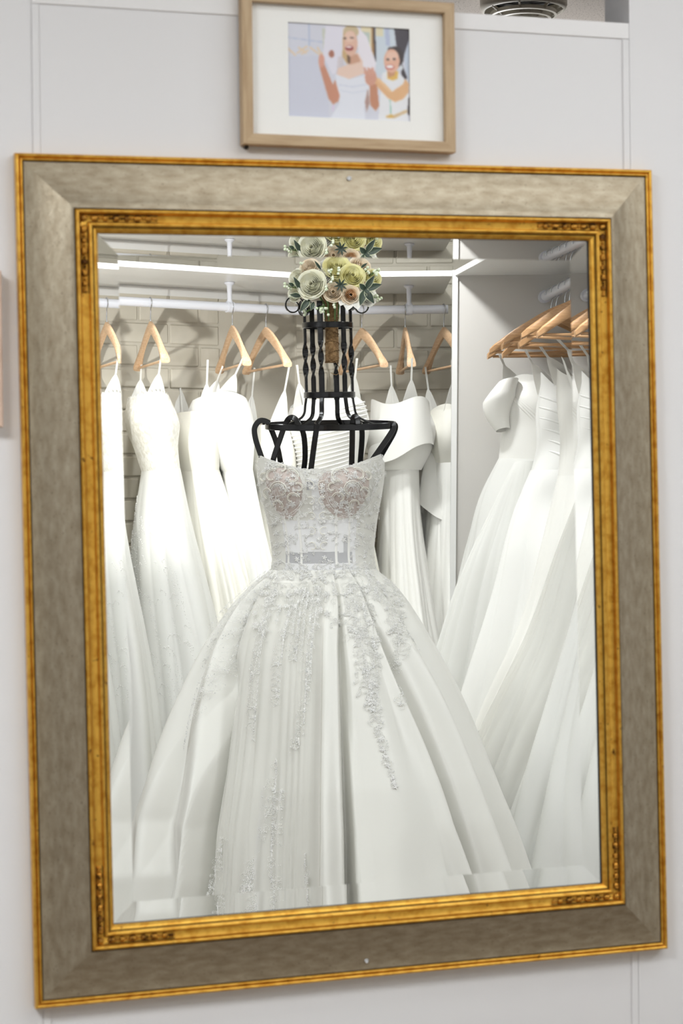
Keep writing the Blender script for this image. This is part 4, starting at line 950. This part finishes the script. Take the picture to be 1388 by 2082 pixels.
def run(pts, step=.0030, L_=.0034, w=.0018, jit=.0003):
    pts = np.asarray(pts, float); d = np.hypot(*np.diff(pts, axis=0).T); s = np.concatenate([[0], np.cumsum(d)])
    if s[-1] < 1e-4: return
    q = np.arange(0, s[-1], step); x = np.interp(q, s, pts[:, 0]); z = np.interp(q, s, pts[:, 1])
    dx, dz = np.gradient(x) if len(x) > 1 else np.array([1.0]), np.gradient(z) if len(z) > 1 else np.array([0.0])
    for a in zip(x + rng.normal(0, jit, len(x)), z + rng.normal(0, jit, len(x)), dx, dz): B.append((*a, L_, w))
def leaf(x, z, ang, L_, w=.42):
    """Beaded leaf: outline and herringbone veins."""
    c, s = math.cos(ang), math.sin(ang); t = np.linspace(0, 1, 9); hw = L_ * w * np.sin(np.pi * t ** .8)
    for sg in (-1, 1): run(np.stack([x + c * L_ * t - s * hw * sg * .5, z + s * L_ * t + c * hw * sg * .5], 1), .0026, .003, .0016)
    for q in np.arange(.15, .95, .17):
        hq = L_ * w * math.sin(math.pi * q ** .8) * .5
        for sg in (-1, 1): run([(x + c * L_ * q, z + s * L_ * q), (x + c * L_ * (q + .12) - s * hq * sg, z + s * L_ * (q + .12) + c * hq * sg)], .0026, .003, .0015)
def blossom(x, z, R_, n=6, ph=0.0):
    for k in range(n):
        leaf(x + R_ * .22 * math.cos(ph + k * 2 * math.pi / n), z + R_ * .22 * math.sin(ph + k * 2 * math.pi / n), ph + k * 2 * math.pi / n, R_ * .8, .55)
    a = np.linspace(0, 2 * np.pi, 9); run(np.stack([x + R_ * .17 * np.cos(a), z + R_ * .17 * np.sin(a)], 1), .0024, .0026, .002)
def swirl(x, z, R_, a0, sg=1, rows=2):
    for r in range(rows):
        a = np.linspace(0, 4.4, 40); rr = R_ * (1 - .17 * a) + r * .0032
        run(np.stack([x + rr * np.cos(a0 + sg * a), z + rr * np.sin(a0 + sg * a)], 1), .0026, .0032, .0017)
def vine(pts, w0, w1, dens=1.0):
    """Descending spray: stem with leaves and blossoms, w0 wide above and w1 wide at its tip."""
    P = spline(pts, 12); d = np.hypot(*np.diff(P, axis=0).T); s = np.concatenate([[0], np.cumsum(d)]); T = s[-1]
    run(P, .0028, .0034, .0018); q = 0.0; sg = 1
    while q < T:
        t = q / T; x = np.interp(q, s, P[:, 0]); z = np.interp(q, s, P[:, 1]); x2 = np.interp(min(q + .004, T), s, P[:, 0]); z2 = np.interp(min(q + .004, T), s, P[:, 1])
        a = math.atan2(z2 - z + 1e-6, x2 - x); w = w0 + (w1 - w0) * t
        m = random.random()
        if m < .62: leaf(x, z, a + sg * random.uniform(.4, 1.0), max(.010, w * random.uniform(.5, .8)))
        elif m < .80: blossom(x + sg * w * .35 * math.sin(a + 1.57), z, max(.006, w * .32), 5, random.random() * 3)
        else: swirl(x + sg * w * .3, z, max(.006, w * .28), a, sg)
        if w > .03 and random.random() < .7:
            xo = random.uniform(-.6, .6) * w; leaf(x + xo, z + random.uniform(-.01, .01), random.uniform(-2.6, -.5), random.uniform(.010, .018))
        sg = -sg; q += max(.0075, w * .22) / dens
V2 = lambda L_: [px(*p) for p in L_]
for pts, w0, w1, dn in [
    ([(548, 1160), (508, 1212), (482, 1290), (457, 1370), (433, 1440), (417, 1492)], .040, .014, 1.3), ([(524, 1168), (482, 1225), (456, 1290), (436, 1345)], .022, .010, 1.0), ([(566, 1180), (545, 1280), (530, 1360), (527, 1430), (531, 1474)], .040, .012, 1.2),
    ([(605, 1190), (592, 1280), (576, 1340), (573, 1412)], .045, .010, 1.1), ([(655, 1190), (645, 1270), (633, 1370), (622, 1450), (605, 1492)], .045, .012, 1.2), ([(630, 1180), (622, 1240), (612, 1300), (606, 1330)], .05, .02, 1.1),
    ([(715, 1175), (722, 1250), (738, 1320), (748, 1400), (762, 1470), (775, 1520), (786, 1556)], .075, .006, 1.5), ([(742, 1180), (752, 1260), (760, 1340), (745, 1400)], .05, .02, 1.1), ([(768, 1185), (788, 1250), (808, 1320), (800, 1415)], .042, .014, 1.2), ([(785, 1180), (815, 1240), (834, 1316)], .026, .010, 1.0),
    ([(575, 1506), (562, 1580), (540, 1660), (522, 1730), (520, 1800), (528, 1870)], .020, .036, 1.2), ([(552, 1556), (545, 1620), (534, 1690), (515, 1760), (512, 1850)], .016, .030, 1.1), ([(582, 1560), (572, 1640), (566, 1700), (582, 1760), (570, 1820), (578, 1880)], .018, .038, 1.2), ([(472, 1650), (456, 1700), (440, 1760), (430, 1820), (432, 1880)], .012, .030, 1.3), ([(631, 1670), (640, 1720), (628, 1790), (645, 1870)], .012, .026, 1.1)]:
    vine(V2(pts), w0, w1, dn)
def fill(x0, x1, z0, z1, step, ok, big=1.0):
    z = z0
    while z < z1:
        x = x0
        while x < x1:
            xx, zz = x + random.uniform(-.4, .4) * step, z + random.uniform(-.4, .4) * step
            if ok(xx, zz):
                m = random.random()
                if m < .5: leaf(xx, zz, random.uniform(0, 6.28), random.uniform(.010, .018) * big)
                elif m < .78: blossom(xx, zz, random.uniform(.006, .010) * big, random.choice((5, 6)), random.random() * 3)
                else: swirl(xx, zz, random.uniform(.005, .009) * big, random.uniform(0, 6.28), random.choice((-1, 1)))
            x += step
        z += step
okb = lambda x, z: z < neckline(np.arcsin(np.clip(x / .179, -.99, .99))) - .004 and abs(x) < cubic_interp(np.array([z]), bz, br)[0] * .985
fill(-.18, .18, 1.172, 1.48, .0155, lambda x, z: okb(x, z) and not (1.174 < z < 1.204 and -.11 < x < .085 and random.random() < .5) and not (.045 < x < .075 and 1.19 < z < 1.285 and random.random() < .7) and not (1.204 < z < 1.30 and random.random() < .12))
fill(-.17, .17, 1.135, 1.172, .0125, lambda x, z: abs(x) < .15)
fill(-.24, .24, 1.09, 1.150, .0150, lambda x, z: abs(x) < cubic_interp(np.array([z]), gz, gr)[0] * .96 and random.random() < .85)
fill(-.17, .06, 1.00, 1.09, .0165, lambda x, z: random.random() < .62)
fill(.06, .20, 1.00, 1.09, .0165, lambda x, z: random.random() < .55)
# paisleys and fans of beads over the cups, mirrored about the middle
for mx, sc in ((-.108, -1), (.078, 1)):
    for dx, dz, R_, a0 in ((-.030, .022, .018, 1.2), (.020, .026, .017, 2.4), (.0, -.012, .022, .2), (-.030, -.030, .014, 3.0), (.034, -.014, .014, 5.0)):
        swirl(mx + sc * dx, 1.378 + dz, R_, a0 if sc > 0 else math.pi - a0, sc, 3)
    for k in range(9):
        a = -2.5 + k * .22; run([(mx + sc * .012 + .012 * math.cos(a) * sc, 1.402 + .012 * math.sin(a)), (mx + sc * .012 + .05 * math.cos(a) * sc, 1.402 + .06 * math.sin(a))], .0030, .0034, .0019)
    a = np.linspace(0, 2 * np.pi, 60)
    for k_ in (1.0, 1.07): run(np.stack([mx + .062 * k_ * np.cos(a), np.minimum(1.375 + .070 * k_ * np.sin(a), neckline(np.arcsin(np.clip((mx + .062 * k_ * np.cos(a)) / .179, -.99, .99))) - .003)], 1), .0028, .0034, .0020)
# corded scrolls over the cups and down the middle
def cord(x, z, R_, a0, sg, w=.0012, turns=4.2):
    a = np.linspace(0, turns, 30); rr = R_ * (1 - .2 * a / turns * 3.2 / 1.2 * .9); X = x + rr * np.cos(a0 + sg * a); Z = z + rr * np.sin(a0 + sg * a)
    ok = Z < neckline(np.arcsin(np.clip(X / .179, -.99, .99))) - .003; X, Z = X[ok], Z[ok]
    if len(X) < 5: return
    p, n = on_cloth(X, Z); MB().tube(p + n * .0056, w, 6).build('lace_cord', M_CORD, wg, True, True)
for mx, sc in ((-.106, -1), (.078, 1)):
    for dx, dz, R_, a0, sg in ((-.034, .030, .022, 1.0, 1), (.022, .034, .020, 2.2, -1), (.0, -.004, .026, .2, 1), (-.034, -.026, .018, 3.0, -1), (.036, -.010, .018, 5.0, 1), (.012, -.044, .018, 4.0, -1), (-.006, .052, .014, .6, 1), (.050, .030, .014, 2.0, -1), (-.052, .002, .014, 1.0, 1)):
        cord(mx + sc * dx * .9, 1.378 + dz, R_, a0 if sc > 0 else math.pi - a0, sg * sc)
        cord(mx + sc * dx * .9, 1.378 + dz, R_ * .78, a0 if sc > 0 else math.pi - a0, sg * sc, .0008)
for k in range(5):
    for sg in (-1, 1): cord(-.012 + sg * .016, 1.385 - .042 * k, .013, 1.57 - sg * .6, sg, .0010)
# scalloped bead edging along the neckline
xs_ = np.linspace(-.172, .172, 200); run(np.stack([xs_, neckline(np.arcsin(xs_ / .179)) - .002 + .002 * np.abs(np.sin(xs_ * 190))], 1), .0026, .0036, .0026)
xs_ = np.linspace(-.172, .172, 200); run(np.stack([xs_, neckline(np.arcsin(xs_ / .179)) - .007 + .002 * np.sin(xs_ * 190)], 1), .0028, .0036, .0024)
Bn = np.array(B); Pp, Nn = on_cloth(Bn[:, 0], Bn[:, 1]); P2, _ = on_cloth(Bn[:, 0] + Bn[:, 2] * .3, Bn[:, 1] + Bn[:, 3] * .3)
onp = (Bn[:, 1] < 1.10)
lift = np.where(onp & (Bn[:, 0] > -.34) & (Bn[:, 0] < .01), .015 * np.clip((1.14 - Bn[:, 1]) * 8, .1, 1), np.where(Bn[:, 1] > 1.28, .0052, np.where(Bn[:, 1] > 1.15, .0016, np.where(Bn[:, 0] < -.15, .0065, .0035))))
Pp = Pp + Nn * lift[:, None]
pick = rng.random(len(Bn)) < .045
bead_cloud('lace_beadwork', Pp[~pick], Nn[~pick], (P2 - Pp + Nn * lift[:, None])[~pick], Bn[~pick, 4], Bn[~pick, 5], M_BEAD, wg)
tilt = Nn[pick] + rng.normal(0, .35, (pick.sum(), 3))
bead_cloud('crystals', Pp[pick] + Nn[pick] * .0008, tilt, rng.normal(size=(pick.sum(), 3)), .0040, .0034, M_CRYSTAL, wg)
print('beads', len(Bn))

# ------------------------------------------------------------------ bouquet standing in the neck cage
bq = rthing('bridal_bouquet', 'bouquet of ivory and yellow roses standing in the black neck cage', 'bouquet', FA + .006, FD, -.011)
def bpart(name, mb, m, smooth=True, sharp=None): return mb.build(name, m, bq, True, smooth, sharp)
M_PET = {k: mat('petals_' + k, c, .6, transl=.28, var=(60, c2, .4, .65, 3)) for k, c, c2 in (('ivory', srgb(253, 253, 240), srgb(250, 247, 224)), ('yellow', srgb(251, 248, 208), srgb(246, 239, 180)), ('blush', srgb(250, 240, 222), srgb(242, 222, 194)), ('white', srgb(251, 250, 245), srgb(246, 245, 236)), ('peach', srgb(240, 210, 172), srgb(226, 184, 138)))}
M_LEAF = mat('dark_leaf', srgb(46, 64, 46), .5, var=(60, srgb(32, 48, 36), .4, .6, 3)); M_LEAFE = mat('leaf_margin', srgb(214, 218, 186), .55); M_STEM = mat('stem_green', srgb(120, 150, 92), .6); M_BERRY = mat('berry_bud', srgb(208, 222, 186), .5, var=(200, srgb(240, 242, 226), .4, .6, 2))
def rose(c, R_, d, col, layers=6, open_=1.0, core=None):
    """Rose head: cupped petals in widening whorls about the axis d."""
    c = Vector(c); A = Vector(d).normalized(); X = A.orthogonal().normalized(); Y = A.cross(X); b = MB(); cb_ = MB(); ph = random.random() * 6
    for k in range(layers):
        f = (k + 1) / layers; rk = R_ * (.06 + .94 * f ** 1.0); n = 3 + k // 2 + (1 if k > 2 else 0); hk = R_ * (.66 - .50 * f ** 1.6 * open_)
        for j in range(n):
            a0 = ph + k * 2.1 + j * 2 * math.pi / n + random.uniform(-.12, .12); wd = 2 * math.pi / n * 1.45; G = []
            wob = random.uniform(-.05, .05); hj = hk * random.uniform(.92, 1.06)
            op = f > .80
            pr_ = R_ * f * .90 * (1.12 if op else 1.0); hr = R_ * (.80 * math.sqrt(max(0, 1 - .85 * f * f)) - .12 + random.uniform(-.07, .05)) * (1.0 if not op else (1 - .25 * open_))
            p0, p1, p2 = (.22 * R_, -.6 * R_), ((pr_ * 1.30 + .06 * R_) if not op else pr_ * .98, -.05 * R_), (pr_, hr)
            for ti in range(7):
                t = ti / 6; row = []
                for ai in range(8):
                    e = ai / 7 * 2 - 1; al = a0 + e * wd / 2; tt_ = t * (1 - .13 * e * e)
                    rho = (1 - tt_) ** 2 * p0[0] + 2 * tt_ * (1 - tt_) * p1[0] + tt_ ** 2 * p2[0]; h = (1 - tt_) ** 2 * p0[1] + 2 * tt_ * (1 - tt_) * p1[1] + tt_ ** 2 * p2[1]
                    rho *= 1 + wob * e + .10 * (e + 1) * .5
                    if t > .8: rho += R_ * .11 * ((t - .8) / .2) ** 1.5
                    row.append(c + X * (rho * math.cos(al)) + Y * (rho * math.sin(al)) + A * h)
                G.append(row)
            (cb_ if core and k < layers // 2 else b).grid([[tuple(p) for p in r] for r in G])
    o = bpart('rose', b, M_PET[col])
    if core:
        q = cb_.build('rose_heart', M_PET[core], o, True, True)
    return o
def bp(x, y, dy): q = px(x, y); return (q[0], dy, q[1])
BC = Vector(bp(683, 590, 0))
FL = [(637, 578, -.088, .037, 'ivory', 8, 1.0, None), (717, 561, -.074, .032, 'yellow', 7, 1.0, None), (686, 541, -.050, .034, 'yellow', 7, 1.1, None), (679, 594, -.092, .025, 'blush', 6, .7, None), (713, 600, -.092, .024, 'blush', 6, .6, 'peach'), (608, 560, -.040, .024, 'ivory', 5, 1.0, None),
      (632, 542, -.040, .027, 'blush', 6, 1.1, None), (733, 538, -.035, .027, 'blush', 5, 1.2, None), (758, 562, -.035, .024, 'yellow', 5, 1.1, None), (602, 592, -.030, .020, 'ivory', 5, 1.0, None), (748, 600, -.040, .024, 'white', 5, 1.0, None), (660, 560, -.055, .024, 'white', 5, 1.0, None),
      (640, 560, .055, .035, 'ivory', 5, 1.0, None), (700, 560, .06, .035, 'yellow', 5, 1.0, None), (745, 575, .04, .030, 'blush', 5, 1.0, None), (670, 536, .02, .03, 'white', 5, 1.0, None), (612, 578, .03, .028, 'ivory', 5, 1, None)]
for x, y, dy, R_, col, ly, op, core in FL:
    p = Vector(bp(x, y, dy)); d = (p - BC - Vector((0, .10, -.03))).normalized(); d = Vector((d.x * .75, d.y if dy > 0 else min(d.y, -.55), d.z * .7)); rose(p, R_, d, col, ly, op, core)
def leafb(base, tip, nrm, w, margin=True, m=None):
    base, tip = Vector(base), Vector(tip); T = tip - base; L_ = T.length; T.normalize(); n = Vector(nrm); n = (n - T * n.dot(T)).normalized(); S = T.cross(n); 
    def sheet(k, lift):
        G = []
        for i in range(10):
            t = i / 9; hw = w * k * math.sin(math.pi * min(1, t * .97 + .02) ** .85); row = []
            for e in (-1, -.5, 0, .5, 1): row.append(tuple(base + T * (L_ * t) + S * (hw * e) + n * (lift + .18 * L_ * t * (1 - t) + .25 * abs(e) * hw)))
            G.append(row)
        return MB().grid(G)
    o = bpart('leaf', sheet(.84 if margin else 1.0, .0007), m or M_LEAF)
    if margin: sheet(1.0, 0).build('leaf_margin', M_LEAFE, o, True, True)
HB = bp(742, 590, -.098)
for tx, ty, w in ((762, 562, .009), (776, 580, .011), (731, 578, .009), (732, 622, .011), (760, 618, .011), (752, 600, .007)): leafb(HB, bp(tx, ty, -.105), (0, -1, .1), w)
for bx, by, tx, ty, w in ((616, 590, 600, 562, .008), (614, 600, 592, 598, .008), (632, 606, 612, 632, .010), (640, 612, 634, 630, .007), (705, 606, 704, 626, .012), (600, 580, 590, 574, .006), (735, 545, 748, 536, .004), (655, 548, 642, 530, .004)): leafb(bp(bx, by, -.085), bp(tx, ty, -.092), (0, -1, .1), w)
for bx, by, tx, ty, w in ((712, 606, 706, 632, .015), (724, 606, 728, 630, .015), (700, 606, 692, 622, .012)): leafb(bp(bx, by, -.086), bp(tx, ty, -.098), (0, -1, .2), w, False, M_PET['white'])
for k in range(8):
    a = k * math.pi / 4 + .2; q = bp(694, 581, -.104); leafb(q, (q[0] + .020 * math.cos(a), q[1] - .003, q[2] + .020 * math.sin(a)), (0, -1, 0), .0028, False, M_LEAF)
def sprig(x, y, dy, n, sp):
    c = Vector(bp(x, y, dy)); b = MB(); st = MB()
    for i in range(n):
        q = c + Vector((random.uniform(-sp, sp), random.uniform(-.01, .004), random.uniform(-sp, sp)))
        b.ball(q, (.0042, .0048), 9, 7, (random.uniform(-.5, .5), -1, random.uniform(-.5, .5))); st.tube([c + (BC - c) * .3, (c + q) / 2 + Vector((0, .004, .004)), q], .0008, 5)
    o = bpart('berry_sprig', b, M_BERRY); st.build('sprig_stem', M_STEM, o, True, True)
for a_ in ((592, 582, -.075, 7, .014), (597, 600, -.07, 5, .010), (673, 551, -.095, 3, .007), (676, 570, -.104, 4, .007), (668, 588, -.106, 3, .006), (689, 551, -.095, 4, .008), (655, 626, -.085, 9, .014), (663, 632, -.085, 4, .010), (768, 604, -.06, 7, .010), (764, 553, -.05, 7, .012), (745, 550, -.06, 5, .012), (616, 534, -.03, 5, .010), (682, 620, -.09, 3, .006), (624, 634, -.07, 3, .008)): sprig(*a_)
prof = [(.0001, 1.738), (.0185, 1.738), (.0192, 1.75), (.0185, 1.80), (.0175, 1.86), (.0180, 1.90), (.03, 1.93), (.04, 1.95)]
hd = MB().lathe([(r, z) for r, z in prof], 28, (px(675, 700)[0], -.018, 0)); bpart('burlap_handle', hd, M_BURLAP)
cx_ = px(675, 700)[0]
for z in (1.745, 1.765, 1.79, 1.825, 1.86): bpart('burlap_wrap', MB().tube([(cx_ + .0194 * math.cos(q), -.018 + .0194 * math.sin(q), z + .008 * math.cos(q + z * 50)) for q in np.linspace(0, 2 * math.pi, 28, endpoint=False)], .0012, 6, closed=True), M_BURLAP)
bpart('twine', MB().tube(spline([bp(680, 724, -.038), bp(690, 745, -.04), bp(684, 756, -.04), bp(672, 752, -.038)], 8), .0009, 6), M_BURLAP)
for k in range(6):
    q = k * 1.05; bpart('stem', MB().tube([(cx_ + .008 * math.cos(q), -.018 + .008 * math.sin(q), 1.76), (cx_ + .02 * math.cos(q), -.018 + .02 * math.sin(q), 1.90), (cx_ + .04 * math.cos(q), -.02 + .03 * math.sin(q), 1.935)], .003, 6), M_STEM)
